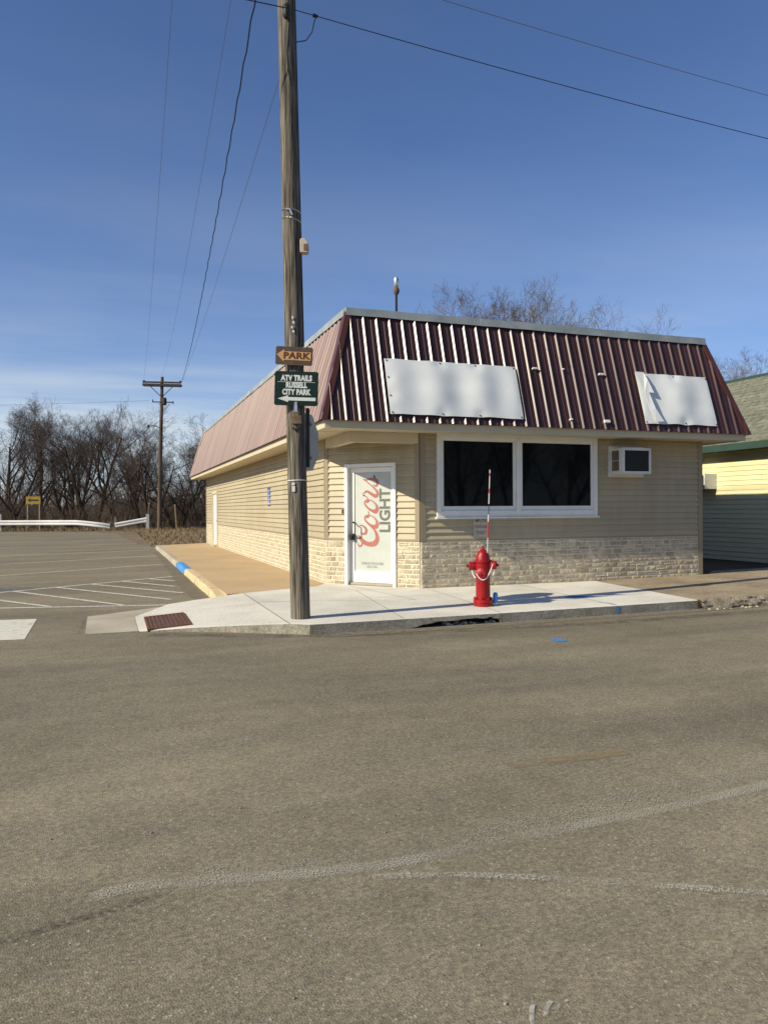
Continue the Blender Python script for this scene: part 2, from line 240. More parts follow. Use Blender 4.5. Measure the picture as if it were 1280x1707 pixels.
# ------------------------------------------------------------------ mesh helpers
class MB:
    def __init__(s): s.v = []; s.f = []
    def add(s, vs_, fs):
        o = len(s.v); s.v += [tuple(p) for p in vs_]; s.f += [tuple(i+o for i in f) for f in fs]; return s
    def box(s, x0, x1, y0, y1, z0, z1, T=None):
        vv = [Vector(p) for p in ((x0,y0,z0),(x1,y0,z0),(x1,y1,z0),(x0,y1,z0),(x0,y0,z1),(x1,y0,z1),(x1,y1,z1),(x0,y1,z1))]
        if T: vv = [T @ p for p in vv]
        return s.add(vv, [(0,3,2,1),(4,5,6,7),(0,1,5,4),(1,2,6,5),(2,3,7,6),(3,0,4,7)])
    def prism(s, poly, a, b, axis='z', T=None):
        def P(p, h):
            if axis == 'z': q = Vector((p[0], p[1], h))
            elif axis == 'y': q = Vector((p[0], h, p[1]))
            else: q = Vector((h, p[0], p[1]))
            return T @ q if T else q
        n = len(poly)
        return s.add([P(p, a) for p in poly]+[P(p, b) for p in poly], [tuple(range(n))[::-1], tuple(range(n, 2*n))]+[(i, (i+1) % n, n+(i+1) % n, n+i) for i in range(n)])
    def tube(s, pts, rad, sides=6, caps=True):
        pts = [Vector(p) for p in pts]; k = len(pts)
        if not isinstance(rad, (list, tuple)): rad = [rad]*k
        o = len(s.v); ref = None
        for i in range(k):
            t = (pts[min(i+1, k-1)]-pts[max(i-1, 0)]).normalized()
            if ref is None: ref = t.orthogonal().normalized()
            a = (ref - t*ref.dot(t)).normalized(); b = t.cross(a); ref = a
            for j in range(sides):
                an = 2*math.pi*j/sides; q = pts[i]+(a*math.cos(an)+b*math.sin(an))*rad[i]; s.v.append(tuple(q))
        for i in range(k-1):
            for j in range(sides):
                s.f.append((o+i*sides+j, o+i*sides+(j+1) % sides, o+(i+1)*sides+(j+1) % sides, o+(i+1)*sides+j))
        if caps:
            s.f.append(tuple(o+j for j in range(sides))[::-1]); s.f.append(tuple(o+(k-1)*sides+j for j in range(sides)))
        return s
    def lathe(s, prof, c=(0,0,0), axis=(0,0,1), seg=20):
        """prof = [(r, h)], revolved about axis through c"""
        ax = Vector(axis).normalized(); a = ax.orthogonal().normalized(); b = ax.cross(a); c = Vector(c)
        o = len(s.v); k = len(prof)
        for r, h in prof:
            for j in range(seg):
                an = 2*math.pi*j/seg; s.v.append(tuple(c+ax*h+(a*math.cos(an)+b*math.sin(an))*max(r, 1e-4)))
        for i in range(k-1):
            for j in range(seg):
                s.f.append((o+i*seg+j, o+i*seg+(j+1) % seg, o+(i+1)*seg+(j+1) % seg, o+(i+1)*seg+j))
        s.f.append(tuple(o+j for j in range(seg))[::-1]); s.f.append(tuple(o+(k-1)*seg+j for j in range(seg)))
        return s
    def build(s, name, mat, parent=None, origin=None, smooth=False, bevel=0):
        """vertices are in world space; they are moved to the parent's (or the given) origin"""
        og = Vector(origin) if origin is not None else (Vector(parent['_o']) if parent and '_o' in parent else Vector((0,0,0)))
        me = bpy.data.meshes.new(name); me.from_pydata([tuple(Vector(p)-og) for p in s.v], [], s.f); me.update()
        if smooth:
            me.polygons.foreach_set('use_smooth', [True]*len(me.polygons))
            try: me.set_sharp_from_angle(angle=R_(38))
            except Exception: pass
        me.materials.append(mat)
        o = bpy.data.objects.new(name, me); col.objects.link(o)
        if parent: o.parent = parent; o['_o'] = tuple(og)
        else: o.location = og; o['_o'] = tuple(og)
        if bevel:
            bv = o.modifiers.new('bevel', 'BEVEL'); bv.width = bevel; bv.segments = 2; bv.limit_method = 'ANGLE'
        return o
def tag(o, label, cat, group=None):
    o['label'] = label; o['category'] = cat
    if group: o['group'] = group
    return o
def thing(name, label, cat, loc=(0,0,0), group=None):
    o = bpy.data.objects.new(name, None); o.empty_display_size = 0.2; col.objects.link(o); o.location = loc; o['_o'] = tuple(loc)
    return tag(o, label, cat, group)
def struct(o): o['kind'] = 'structure'; return o
def frame(o, ex, ey, ez):
    return Matrix(((ex[0], ey[0], ez[0], o[0]), (ex[1], ey[1], ez[1], o[1]), (ex[2], ey[2], ez[2], o[2]), (0, 0, 0, 1)))
def rect_frame(mb, x0, x1, z0, z1, w, y0, y1, T=None, wb=None):
    wb = w if wb is None else wb
    mb.box(x0, x0+w, y0, y1, z0, z1, T).box(x1-w, x1, y0, y1, z0, z1, T).box(x0+w, x1-w, y0, y1, z1-w, z1, T).box(x0+w, x1-w, y0, y1, z0, z0+wb, T)
    return mb
def text_mb(body, size, T, xs=1.0, off=0.0, align='CENTER', depth=0.0015, space=1.0):
    """the built-in font as flat raised lettering; T maps (x right, y up, z towards the reader)"""
    cu = bpy.data.curves.new('lettering', 'FONT'); cu.body = body; cu.size = size; cu.align_x = align; cu.align_y = 'CENTER'
    cu.offset = off; cu.extrude = depth/2; cu.space_character = space; cu.resolution_u = 3
    ob = bpy.data.objects.new('lettering', cu); col.objects.link(ob)
    bpy.context.view_layer.update()
    me = bpy.data.meshes.new_from_object(ob.evaluated_get(bpy.context.evaluated_depsgraph_get()))
    bpy.data.objects.remove(ob)
    mb = MB(); S = Matrix.Diagonal((xs, 1, 1, 1))
    mb.add([T @ (S @ v.co) for v in me.vertices], [tuple(p.vertices) for p in me.polygons]); bpy.data.meshes.remove(me)
    return mb

# ------------------------------------------------------------------ ground, street, pavements  (z = 0 is the pavement)
ZS = -0.13
g_ = MB(); NX = 40
gx = [-900, -300, -120, -60, -30, -10, 0, 10, 30, 60, 120, 300, 900]
g_.add([(x, y, ZS-0.035) for y in gx for x in gx], [(j*13+i, j*13+i+1, (j+1)*13+i+1, (j+1)*13+i) for j in range(12) for i in range(12)])
struct(g_.build('ground', M['earth']))
st = MB()
st.add([(-70,-40,ZS),(70,-40,ZS),(70,-2.2,ZS),(-1.5,-2.2,ZS),(-1.5,0.8,ZS),(-1.9,0.8,ZS),(-1.9,19.4,ZS),(-2.6,22,ZS),(-3.0,30,ZS),(-3.4,38,ZS),(-4.6,43.8,ZS),(-8,46.4,ZS),(-12,48.2,ZS),(-30,54,ZS),(-70,64,ZS)], [tuple(range(15))])
street = struct(st.build('street', M['asphalt']))

def strip(name, pts, w, mat, z=ZS+0.004, parent=None, fade=True, sub=1):
    """a painted or scuffed band along a path: 4 quads across so that its edges can fade"""
    pts = [Vector((p[0], p[1], 0)) for p in pts]; ws = w if isinstance(w, (list, tuple)) else [w]*len(pts)
    mb = MB(); ed = []; k = len(pts); cross = (-0.5, -0.28, 0.28, 0.5)
    for i in range(k):
        t = (pts[min(i+1,k-1)]-pts[max(i-1,0)]).normalized(); nrm = Vector((-t.y, t.x, 0))
        for c_ in cross:
            q = pts[i]+nrm*ws[i]*c_; mb.v.append((q.x, q.y, z))
            e = (0.0 if abs(c_) > 0.4 else 1.0) if fade else 1.0
            if fade and i in (0, k-1): e = 0.0
            ed.append(e)
    for i in range(k-1):
        for j in range(3): mb.f.append((i*4+j, i*4+j+1, (i+1)*4+j+1, (i+1)*4+j)[::-1])
    o = mb.build(name, mat, parent)
    at_ = o.data.attributes.new('edge', 'FLOAT', 'POINT'); at_.data.foreach_set('value', ed)
    return o
def flat_poly(name, pts, mat, z, parent=None, edge=True):
    o = MB().add([(p[0], p[1], p[2] if len(p) > 2 else z) for p in pts], [tuple(range(len(pts)))]).build(name, mat, parent)
    at_ = o.data.attributes.new('edge', 'FLOAT', 'POINT'); at_.data.foreach_set('value', [1.0]*len(pts))
    return o
# parking bays and hatching
for a, b, w, mt in [((-9.5,14.6),(-2.40,17.63),.10,'line_paint'),((-9,10.2),(-2.25,13.85),.10,'line_paint'),((-9,5.6),(-2.27,9.8),.10,'line_paint'),
                    ((-9,1.05),(-2.27,5.71),.10,'line_paint'),((-9,1.75),(-2.88,0.33),.10,'line_paint')]:
    strip('parking_line', [a, b], w, M[mt], parent=street, fade=False)
for a, b in [((-5.95,2.7),(-4.61,0.78)),((-5.43,3.5),(-3.55,0.56)),((-4.75,3.99),(-2.78,1.03)),((-4.14,4.42),(-2.51,1.98)),((-3.53,4.81),(-2.56,3.25)),((-2.98,5.21),(-2.48,4.41))]:
    strip('hatch_line', [a, b], .09, M['line_paint'], z=ZS+0.007, parent=street, fade=False)
flat_poly('crosswalk_bar', [(-5.6,-0.45),(-4.68,-0.58),(-4.66,-2.34),(-5.45,-2.28)], M['bar_paint'], ZS+0.004, street)
flat_poly('blue_marking', [(-5.6+.5*math.cos(t*.5)*1.2, 3.95+.35*math.sin(t*.5)) for t in range(13)], M['blue_faint'], ZS+0.0055, street)
def arc(pts, n=40):
    out = []
    P = [Vector((*p, 0)) for p in pts]
    for i in range(len(P)-1):
        p0, p1, p2, p3 = P[max(i-1,0)], P[i], P[i+1], P[min(i+2,len(P)-1)]
        for j in range(n//(len(P)-1)):
            t = j/(n//(len(P)-1)); out.append(0.5*((2*p1)+(p2-p0)*t+(2*p0-5*p1+4*p2-p3)*t*t+(3*p1-p0-3*p2+p3)*t**3))
    out.append(P[-1]); return [(q.x, q.y) for q in out]
strip('scuff_mark', arc([(-3.78,-8.9),(-3.56,-8.87),(-2.91,-9.0),(-2.46,-9.03),(-2.04,-8.99),(-1.52,-8.97),(-.4,-8.88),(1.6,-8.6)]), .10, M['chalk'], parent=street)
strip('scuff_mark', arc([(-3.4,-8.85),(-2.91,-8.95),(-2.3,-8.93),(-1.6,-8.86),(-.6,-8.72),(1.4,-8.4)]), .26, M['chalk_soft'], z=ZS+.006, parent=street)
strip('scuff_mark', arc([(-2.72,-9.12),(-2.45,-9.2),(-2.09,-9.36),(-1.33,-9.77),(-.6,-10.2)]), .06, M['chalk'], z=ZS+.008, parent=street)
strip('scuff_mark', arc([(-2.57,-10.13),(-2.545,-10.07),(-2.51,-10.02)], 6), .018, M['line_paint_faint'], parent=street)
strip('scuff_mark', arc([(-2.51,-10.09),(-2.48,-10.05),(-2.45,-10.03)], 6), .018, M['line_paint_faint'], parent=street)
strip('scuff_mark', arc([(-2.46,-10.07),(-2.43,-10.05),(-2.40,-10.045)], 6), .013, M['line_paint_faint'], parent=street)
strip('dark_seam', arc([(-4.3,-9.16),(-4.07,-9.1),(-3.84,-9.05),(-3.5,-8.95)]), .06, M['tar'], parent=street)
strip('yellow_stain', arc([(-1.55,-8.12),(-1.2,-8.14),(-.75,-8.16)]), .14, M['stain_yellow'], parent=street)
for (x, y, l_, w_) in [(-1.9,-6.2,.9,.10),(-.7,-6.4,1.3,.12),(-3.4,-7.2,.6,.08),(0.7,-5.6,1.6,.14),(-2.2,-7.9,1.0,.1),(-4.4,-5.2,1.4,.12),(1.3,-6.6,1.4,.12),(-3.0,-8.3,.7,.1),(-.2,-7.3,1.2,.1),(2.4,-5.0,1.5,.16)]:
    strip('scuff_mark', arc([(x,y),(x+l_*.5,y+.05),(x+l_,y+.14)], 8), w_, M['chalk_soft'], parent=street)
strip('dark_seam', arc([(-3.3,-2.55),(-2.6,-2.85),(-1.9,-3.15),(-.4,-3.55),(3,-3.7),(8,-3.4)]), .30, M['tar'], z=ZS+.005, parent=street)
strip('gutter_sand', arc([(-1.4,-3.42),(.3,-3.4),(2.2,-3.35),(4.4,-3.24),(6.2,-3.1),(9,-2.9)]), .30, M['sand'], z=ZS+.007, parent=street)
strip('gutter_sand', arc([(-2.3,.9),(-2.34,3.0),(-2.3,6.),(-2.25,10),(-2.2,16)]), .34, M['sand'], z=ZS+.006, parent=street)
flat_poly('blue_marking', [(1.03+.085*math.cos(t*.5236), -4.62+.11*math.sin(t*.5236)) for t in range(12)], M['blue_spray'], ZS+0.004, street)
# loose stones on the road
rs = random.Random(3); peb = MB()
for _ in range(110):
    x = rs.uniform(-5, 3); y = rs.uniform(-10.2, -3.6); r = rs.uniform(.003, .008)
    peb.lathe([(r*.7,-.001),(r,r*.4),(r*.5,r*.9)], (x, y, ZS), (0,0,1), 5)
o = peb.build('pebble', M['rough_curb'], street); o['kind'] = 'stuff'

# corner slab of new concrete: flat on the right, falling to the road at the left round the drain
def ztop(x):
    if x > -1.72: return 0.0
    return -0.118*min(1, (-1.72-x)/1.68)
front = [(-3.40,-2.25),(-3.1,-2.36),(-2.79,-2.48),(-2.4,-2.68),(-1.97,-2.93),(-1.72,-3.10),(-1.5,-3.25),(-.3,-3.24),(1.07,-3.21),(2.9,-3.15),(4.37,-3.08)]
back = [(-3.41,-.93),(-3.15,-.42),(-2.9,.05),(-2.45,.22),(-2.0,.32),(-1.72,.43),(-1.2,.66),(-.3,1.05),(-.02,1.52),(1.26,-.02),(4.745,-.02)]
sl = MB(); rows = []
for (f0, b0) in zip(front, back):
    rows.append([(f0[0]+(b0[0]-f0[0])*t, f0[1]+(b0[1]-f0[1])*t) for t in (0, .02, .25, .5, .75, .98, 1)])
for r in rows:
    for k, (x, y) in enumerate(r): sl.v.append((x, y, ztop(x)-(0.008 if k == 0 else 0)))
for i in range(len(rows)-1):
    for k in range(6): sl.f.append((i*7+k, (i+1)*7+k, (i+1)*7+k+1, i*7+k+1))
o_ = len(sl.v)
# side skirt down to the road
hollow = {-.3: 0, 1.07: 0}
for r in rows: sl.v.append((r[0][0], r[0][1], ZS-.03))
cfm = MB()
for i in range(len(rows)-1):
    if i == 7: continue                        # the undercut bay is built below
    n_ = 10; a_, b_ = Vector(sl.v[i*7]), Vector(sl.v[(i+1)*7])
    for k in range(n_):
        p_, q_ = a_.lerp(b_, k/n_), a_.lerp(b_, (k+1)/n_)
        cfm.add([(p_.x, p_.y, ZS-.03), (q_.x, q_.y, ZS-.03), tuple(q_), tuple(p_)], [(0,1,2,3)])
o2 = len(sl.v)
for r in rows: sl.v.append((r[6][0], r[6][1], ZS-.03))
for i in range(len(rows)-1): sl.f.append((o2+i+1, o2+i, i*7+6, (i+1)*7+6))
sl.f.append(tuple([o_+10]+[10*7+k for k in range(7)]+[o2+10]))
sl.f.append(tuple([o2]+[6-k for k in range(7)]+[o_]))
corner = struct(sl.build('sidewalk', M['new_concrete']))
cfm.build('curb_face', M['curb_face'], corner)
# the undercut bay of the curb: a ragged opening below, soil behind with the hollow's shade put into its colour
un = MB(); nb = 46
for i in range(nb+1):
    t = i/nb; x = -.3+1.37*t; y = -3.24+.03*t
    hh = 0.0 if t < .04 or t > .985 else (.075*math.sin(min(1,(t-.04)/.5)*math.pi/2)+.018*noise.noise((x*6,0,1.3))+.006*noise.noise((x*25,2,0)))*(1 if t < .9 else .75)
    un.v += [(x, y, -.008), (x, y-.002, ZS-.03+(hh+.03 if hh > 0 else 0)), (x, y+.07, ZS-.03+(hh+.03 if hh > 0 else 0))]
for i in range(nb): un.f += [(i*3+1, i*3+4, i*3+3, i*3), (i*3+2, i*3+5, i*3+4, i*3+1)]
un.build('curb_face', M['curb_face'], corner)
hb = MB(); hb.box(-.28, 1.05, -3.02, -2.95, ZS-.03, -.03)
hb.build('hollow_soil', M['hollow_shade'], corner)
rb = MB(); rs = random.Random(11)
for _ in range(26):
    x = rs.uniform(.3, 1.0); r = rs.uniform(.012, .04); rb.lathe([(r*.7,-.01),(r,r*.4),(r*.45,r*.9)], (x, rs.uniform(-3.2,-3.06), ZS), (rs.uniform(-.3,.3),rs.uniform(-.3,.3),1), 6)
o = rb.build('rubble', M['old_concrete'], corner); o['kind'] = 'stuff'
# saw joints in the slab (thin dark strips lying on it)
def zstrip(name, a, b, w, mat, parent, lift=.003):
    n_ = 12; mb = MB(); a = Vector((*a, 0)); b = Vector((*b, 0)); t = (b-a).normalized(); nr = Vector((-t.y, t.x, 0))*w/2
    for i in range(n_+1):
        p = a+(b-a)*i/n_; z = ztop(p.x)+lift; mb.v += [(p.x-nr.x, p.y-nr.y, z), (p.x+nr.x, p.y+nr.y, z)]
    for i in range(n_): mb.f.append((i*2, i*2+2, i*2+3, i*2+1))
    return mb.build(name, mat, parent)
for a, b, w in [((-1.72,-3.1),(-1.70,.40),.014),((-1.7,-.85),(.55,-1.5),.010),((-.3,-3.2),(.12,-.02+.1),.010),((.55,-1.5),(.25,.9),.008),((1.07,-3.17),(1.35,-.05),.008),((2.9,-3.1),(3.1,-.05),.008)]:
    zstrip('joint', a, b, w, M['joint'], corner)
strip('blue_marking', [(2.93,-3.10),(2.95,-2.9),(2.86,-2.78)], .03, M['blue_spray'], z=.003, parent=corner, fade=False)
o = MB().add([(2.9,-3.1535,-.01),(2.95,-3.1515,-.01),(2.95,-3.1515,-.1),(2.9,-3.1535,-.12)], [(3,2,1,0)]).build('blue_marking', M['blue_paint'], corner)
flat_poly('blue_marking', [(2.97+.20*math.cos(t*.349), -2.08+.115*math.sin(t*.349)) for t in range(18)], M['blue_spray'], .0035, corner)
# gutter pan left of the slab
pan = MB().prism([(-4.01,-2.28),(-3.405,-2.26),(-3.415,-.92),(-2.92,.04),(-2.89,.14),(-4.03,-.66)], ZS-.04, ZS+.012)
struct(pan.build('gutter_pan', M['old_concrete']))
strip('dark_seam', [(-4.08,-2.35),(-4.06,-1.5),(-4.07,-.6)], .06, M['tar'], parent=street)

# tan walk and painted curb along the building's long side
w1 = MB()
wk = struct(MB().prism([(-1.97,.345),(-1.72,.45),(-1.2,.68),(-.3,1.07),(-.04,1.55),(-.04,19.9),(-1.95,18.6)], ZS-.03, 0.0).build('walk', M['tan_concrete']))
for y in (2.35, 5.9, 9.4, 13.0, 16.4): MB().add([(-1.95,y,.0025),(-.05,y,.0025),(-.05,y+.012,.0025),(-1.95,y+.012,.0025)], [(0,1,2,3)]).build('joint', M['joint'], wk)
def curb_run(name, y0, y1, mat, parent=None, n=8, drop0=0, jit=.01):
    mb = MB(); rs = random.Random(int(y0*10)); prof = [(-1.972,.002),(-2.09,.001),(-2.118,-.006),(-2.135,-.028),(-2.15,ZS-.03),(-1.972,ZS-.03)]
    for i in range(n+1):
        y = y0+(y1-y0)*i/n; d = drop0*(1-i/n) if drop0 else 0
        for px, pz in prof: mb.v.append((px+rs.uniform(-jit,jit)*(px < -2.0), y, max(pz-d+rs.uniform(-jit,jit)*.4*(px < -2.0 and pz > -.1), ZS-.03)))
    k = len(prof)
    for i in range(n):
        for j in range(k): mb.f.append((i*k+j, i*k+(j+1) % k, (i+1)*k+(j+1) % k, (i+1)*k+j))
    mb.f.append(tuple(range(k))); mb.f.append(tuple(n*k+j for j in range(k))[::-1])
    return mb.build(name, mat, parent)
cb = struct(curb_run('curb', .36, 1.4, M['yellow_paint'], None, 6, .08))
for y0, y1, mt in [(1.4,3.7,'yellow_paint'),(3.7,6.0,'yellow_paint'),(6.0,8.45,'blue_paint'),(8.45,11.5,'old_concrete'),(11.5,15,'old_concrete'),(15,18.6,'old_concrete')]:
    curb_run('curb_stone', y0+.006, y1-.006, M[mt], cb)
# exposed-aggregate walk and its broken curb to the right
def zr(x): return .012*max(0, x-4.4)
aw = MB(); xs_ = [4.38+i*.6 for i in range(28)]
for x in xs_:
    e = .37*max(0, 1-(x-4.38)/.5) if x < 5 else 0
    y0 = -3.06+.035*(x-4.38) if x < 9 else -2.9
    aw.v += [(x, y0, zr(x)), (x+(.365 if x < 4.5 else .0), -.02 if x < 7.4 else .5, zr(x)), (x, y0, ZS-.03), (x+(.365 if x < 4.5 else 0), -.02 if x < 7.4 else .5, ZS-.03)]
for i in range(len(xs_)-1):
    a, b = i*4, (i+1)*4; aw.f += [(a, b, b+1, a+1), (a+2, b+2, b, a), (a+1, b+1, b+3, a+3)]
aw.f.append((0, 1, 3, 2)); aw.f.append(tuple((len(xs_)-1)*4+j for j in (2, 3, 1, 0)))
agg = struct(aw.build('sidewalk', M['aggregate']))
rc = MB(); nseg = 150; prof = 7
for i in range(nseg+1):
    x = 4.385+i*.05; yb = -3.06+.035*(x-4.38)
    if x > 9: yb = -2.9
    for j in range(prof):
        t = j/(prof-1)
        y = yb-.005-.13*math.sin(t*math.pi/2)**.7; z = zr(x)+.004-(.14+zr(x))*(1-math.cos(t*math.pi/2))
        d = noise.fractal((x*5, j*.9, 0.4), 1.0, 2.0, 4)*.05; chip = min(0, noise.noise((x*2.3, 3.1, j*.4))+.12)*.11
        rc.v.append((x, y+(d-chip)*(t > .05), z+(d*.5+chip*.6)*(t > .05)*(t < .95)))
for i in range(nseg):
    for j in range(prof-1): rc.f.append((i*prof+j, i*prof+j+1, (i+1)*prof+j+1, (i+1)*prof+j))
rc.build('broken_curb', M['rough_curb'], agg, smooth=False)
cl = MB(); rs = random.Random(5)
for _ in range(40):
    x = rs.uniform(4.4, 9); r = rs.uniform(.01, .035); cl.lathe([(r*.7,-.01),(r,r*.4),(r*.5,r*.9)], (x, -3.2+.035*(x-4.4)-rs.uniform(0,.1), ZS), (rs.uniform(-.3,.3),rs.uniform(-.3,.3),1), 6)
o = cl.build('rubble', M['old_concrete'], agg); o['kind'] = 'stuff'

# ------------------------------------------------------------------ drain grate
dg = thing('drain_grate', 'rusty brown barred drain grate set in the corner slab', 'drain', (-3.03,-1.72,-.07))
GT = frame((-3.30,-2.30,ztop(-3.30)+.004), Vector((.53,0,ztop(-2.77)-ztop(-3.30))).normalized(), (0,1,0), (-.07,0,.997))
rect = MB(); rect.box(0,.53,0,.03,-.02,.012,GT).box(0,.53,1.12,1.15,-.02,.012,GT).box(0,.03,.03,1.12,-.02,.012,GT).box(.50,.53,.03,1.12,-.02,.012,GT); rect.build('frame', M['rust'], dg)
for i in range(9): MB().box(.042+i*.0515,.042+i*.0515+.033,.03,1.12,-.012,.010,GT).build('bar', M['rust'], dg)
MB().box(.03,.50,.03,1.12,-.02,-.013,GT).build('pit_shadow_plate', M['hollow_shade'], dg)

# ------------------------------------------------------------------ the corner building
LF, LL, A_, B_ = 7.214, 20.27, 1.505, 1.251
OV, ZE, ZT, TI = 0.63, 2.76, 4.60, -0.05         # overhang, eave, top of the metal, inset of the top edge
SOF = 2.65
bld = thing('corner_building', 'tan sided corner building with a ribbed brown metal mansard roof', 'building')
CHL = math.hypot(A_, B_); CE = Vector((B_, -A_, 0))/CHL; CN = Vector((A_, B_, 0))/CHL    # along the cut corner, inward normal
CT = frame((0, A_, 0), CE, CN, (0,0,1))          # x along, y inward, z up
FT = Matrix.Identity(4)                          # front wall: x along, y inward
LT = frame((0, LL, 0), (0,-1,0), (1,0,0), (0,0,1))   # long wall: x runs from the far end towards the street
LLEN = LL-A_
# cores (sheathing) - each wall is a part, its boards and stones are sub-parts
def core(poly, z0, z1): return MB().prism(poly, z0, z1)
wall_body = core([(.04,1.72),(.04,LL-.04),(LF-.04,LL-.04),(LF-.04,.04),(1.44,.04)], -.15, SOF+.08).build('wall', M['siding_wall'], bld)
rs_b = random.Random(31)
def siding(T, x0, x1, z0, z1, holes, parent, mat='siding', pitch=.109, lip0=.031):
    z = z0; k = 0
    while z < z1-.02:
        zt = min(z+pitch, z1); spans = [(x0, x1)]
        for hx0, hx1, hz0, hz1 in holes:
            if zt > hz0+.01 and z < hz1-.01:
                ns = []
                for a, b in spans:
                    if hx0 > a: ns.append((a, min(b, hx0)))
                    if hx1 < b: ns.append((max(a, hx1), b))
                spans = [q for q in ns if q[1]-q[0] > .01]
        cuts = [(a, b, z, zt) for a, b in spans]
        for hx0, hx1, hz0, hz1 in holes:                     # boards trimmed above and below an opening
            if z+.01 < hz1 < zt-.005: cuts.append((max(x0, hx0), min(x1, hx1), hz1, zt))
            if z+.005 < hz0 < zt-.01: cuts.append((max(x0, hx0), min(x1, hx1), z, hz0))
        pieces = []
        for a, b, zb_, zt_ in cuts:
            while b-a > 4.4:
                m_ = a+rs_b.uniform(2.6, 3.6); pieces.append((a, m_-.0015, zb_, zt_)); a = m_
            pieces.append((a, b, zb_, zt_))
        for a, b, zb_, zt_ in pieces:
            dz = rs_b.uniform(-.0015, .0015); zb_ += dz; lip = lip0+rs_b.uniform(-.003, .003)
            # lap profile: butt edge proud at the bottom, tucked in at the top
            pr = [(0, zb_), (-lip, zb_+.001), (-lip-.001, zb_+.012), (-.004, zt_+.004), (0.03, zt_+.004), (0.03, zb_)]
            MB().add([T @ Vector((x, y, zz)) for x in (a, b) for y, zz in pr], [(0,1,2,3,4,5),(11,10,9,8,7,6)]+[((i+1) % 6, i, i+6, (i+1) % 6+6) for i in range(6)]).build('siding_board', M[mat], parent)
        z += pitch; k += 1
HS = .80
WX0, WX1, WZ0, WZ1 = 1.55, 4.79, 1.21, 2.655
siding(FT, B_+.09, LF-.07, HS+.03, SOF, [(WX0, WX1, WZ0, WZ1+.2)], wall_body)
siding(CT, .075, CHL-.08, HS+.03, SOF, [(.445, 1.505, -1, 2.165)], wall_body)
siding(LT, .08, LLEN-.02, HS+.03, SOF, [(LL-17.95-.06, LL-16.68+.06, -1, 2.06)], wall_body)
# trims: corner posts, starter strips
MB().box(B_-.005, B_+.09, -.034, .045, HS+.0, SOF).build('corner_trim', M['trim_tan'], bld)
MB().box(CHL-.08, CHL+.004, -.034, .03, HS, SOF, CT).build('corner_trim', M['trim_tan'], bld)
MB().box(-.002, .075, -.034, .03, HS, SOF, CT).build('corner_trim', M['trim_tan'], bld)
MB().box(LLEN-.02, LLEN+.022, -.03, .03, HS, SOF, LT).build('corner_trim', M['trim_tan'], bld)
MB().box(LF-.07, LF+.03, -.035, .07, -.1, SOF).build('corner_trim', M['trim_tan'], bld)
MB().box(0, .08, -.035, .03, HS, SOF, LT).build('corner_trim', M['trim_tan'], bld)
MB().box(B_+.09, LF-.07, -.03, .03, HS-.005, HS+.032).build('starter_strip', M['trim_tan'], bld)
MB().box(.075, .445, -.03, .03, HS-.005, HS+.032, CT).build('starter_strip', M['trim_tan'], bld)
MB().box(1.505, CHL-.08, -.03, .03, HS-.005, HS+.032, CT).build('starter_strip', M['trim_tan'], bld)
MB().box(.08, LL-17.95-.06, -.03, .03, HS-.005, HS+.032, LT).build('starter_strip', M['trim_tan'], bld)
MB().box(LL-16.68+.06, LLEN-.02, -.03, .03, HS-.005, HS+.032, LT).build('starter_strip', M['trim_tan'], bld)
# stone skirt: pale mortar bed, every stone proud of it
skirt = MB()
skirt.box(B_+.005, LF-.07, -.020, .041, -.06, HS-.005)
skirt.box(.005, .445, -.020, .03, -.06, HS-.005, CT); skirt.box(1.505, CHL-.005, -.020, .03, -.06, HS-.005, CT)
skirt.box(.02, LL-17.95-.06, -.020, .041, -.06, HS-.005, LT); skirt.box(LL-16.68+.06, LLEN+.0, -.020, .041, -.06, HS-.005, LT)
skirt_o = skirt.build('stone_bed', M['mortar'], bld)
stones = []                                      # (size score, matrix, w, d, h)
rs = random.Random(21)
def stone_field(T, x0, x1, z0=.0, z1=HS-.012):
    z = z0; rowsz = []
    while z < z1-.03:
        h = rs.choice((.062, .07, .078, .085, .095)); h = min(h, z1-z)
        if z1-z-h < .035: h = z1-z
        x = x0+rs.uniform(-.1, 0)
        while x < x1:
            w = rs.choice((.085, .11, .14, .16, .19, .22, .26))*rs.uniform(.9, 1.1)
            a, b = max(x, x0), min(x+w, x1)
            if x1-b < .05: b = x1
            split = h > .07 and rs.random() < .22 and b-a > .14
            if b-a > .03:
                parts = [(a, b, z, z+h)] if not split else [(a, b, z, z+h*.5), (a, b, z+h*.5, z+h)]
                for (p, q, s0, s1) in parts:
                    g = .0065
                    stones.append((T, p+g, q-g, s0+g, s1-g))
            x += w
            if b == x1: break
        z += h
stone_field(FT, B_+.008, LF-.075); stone_field(CT, .008, .44); stone_field(CT, 1.51, CHL-.008)
stone_field(LT, .03, LL-17.95-.065); stone_field(LT, LL-16.68+.065, LLEN-.003)
var = []
for k in range(6):
    r_ = random.Random(k); me = bpy.data.meshes.new('stone')
    j = lambda a: r_.uniform(-a, a)
    b0 = [(-.5,0,-.5),(.5,0,-.5),(.5,0,.5),(-.5,0,.5)]; i1 = [(-.45+j(.03),-.8+j(.15),-.40+j(.06)),(.45+j(.03),-.8+j(.15),-.40+j(.06)),(.45+j(.03),-.8+j(.15),.40+j(.06)),(-.45+j(.03),-.8+j(.15),.40+j(.06))]
    c_ = [(j(.25), -1+j(.2), j(.15))]
    me.from_pydata(b0+i1+c_, [], [(0,1,5,4),(1,2,6,5),(2,3,7,6),(3,0,4,7),(4,5,8),(5,6,8),(6,7,8),(7,4,8)]); me.materials.append(M['stone']); var.append(me)
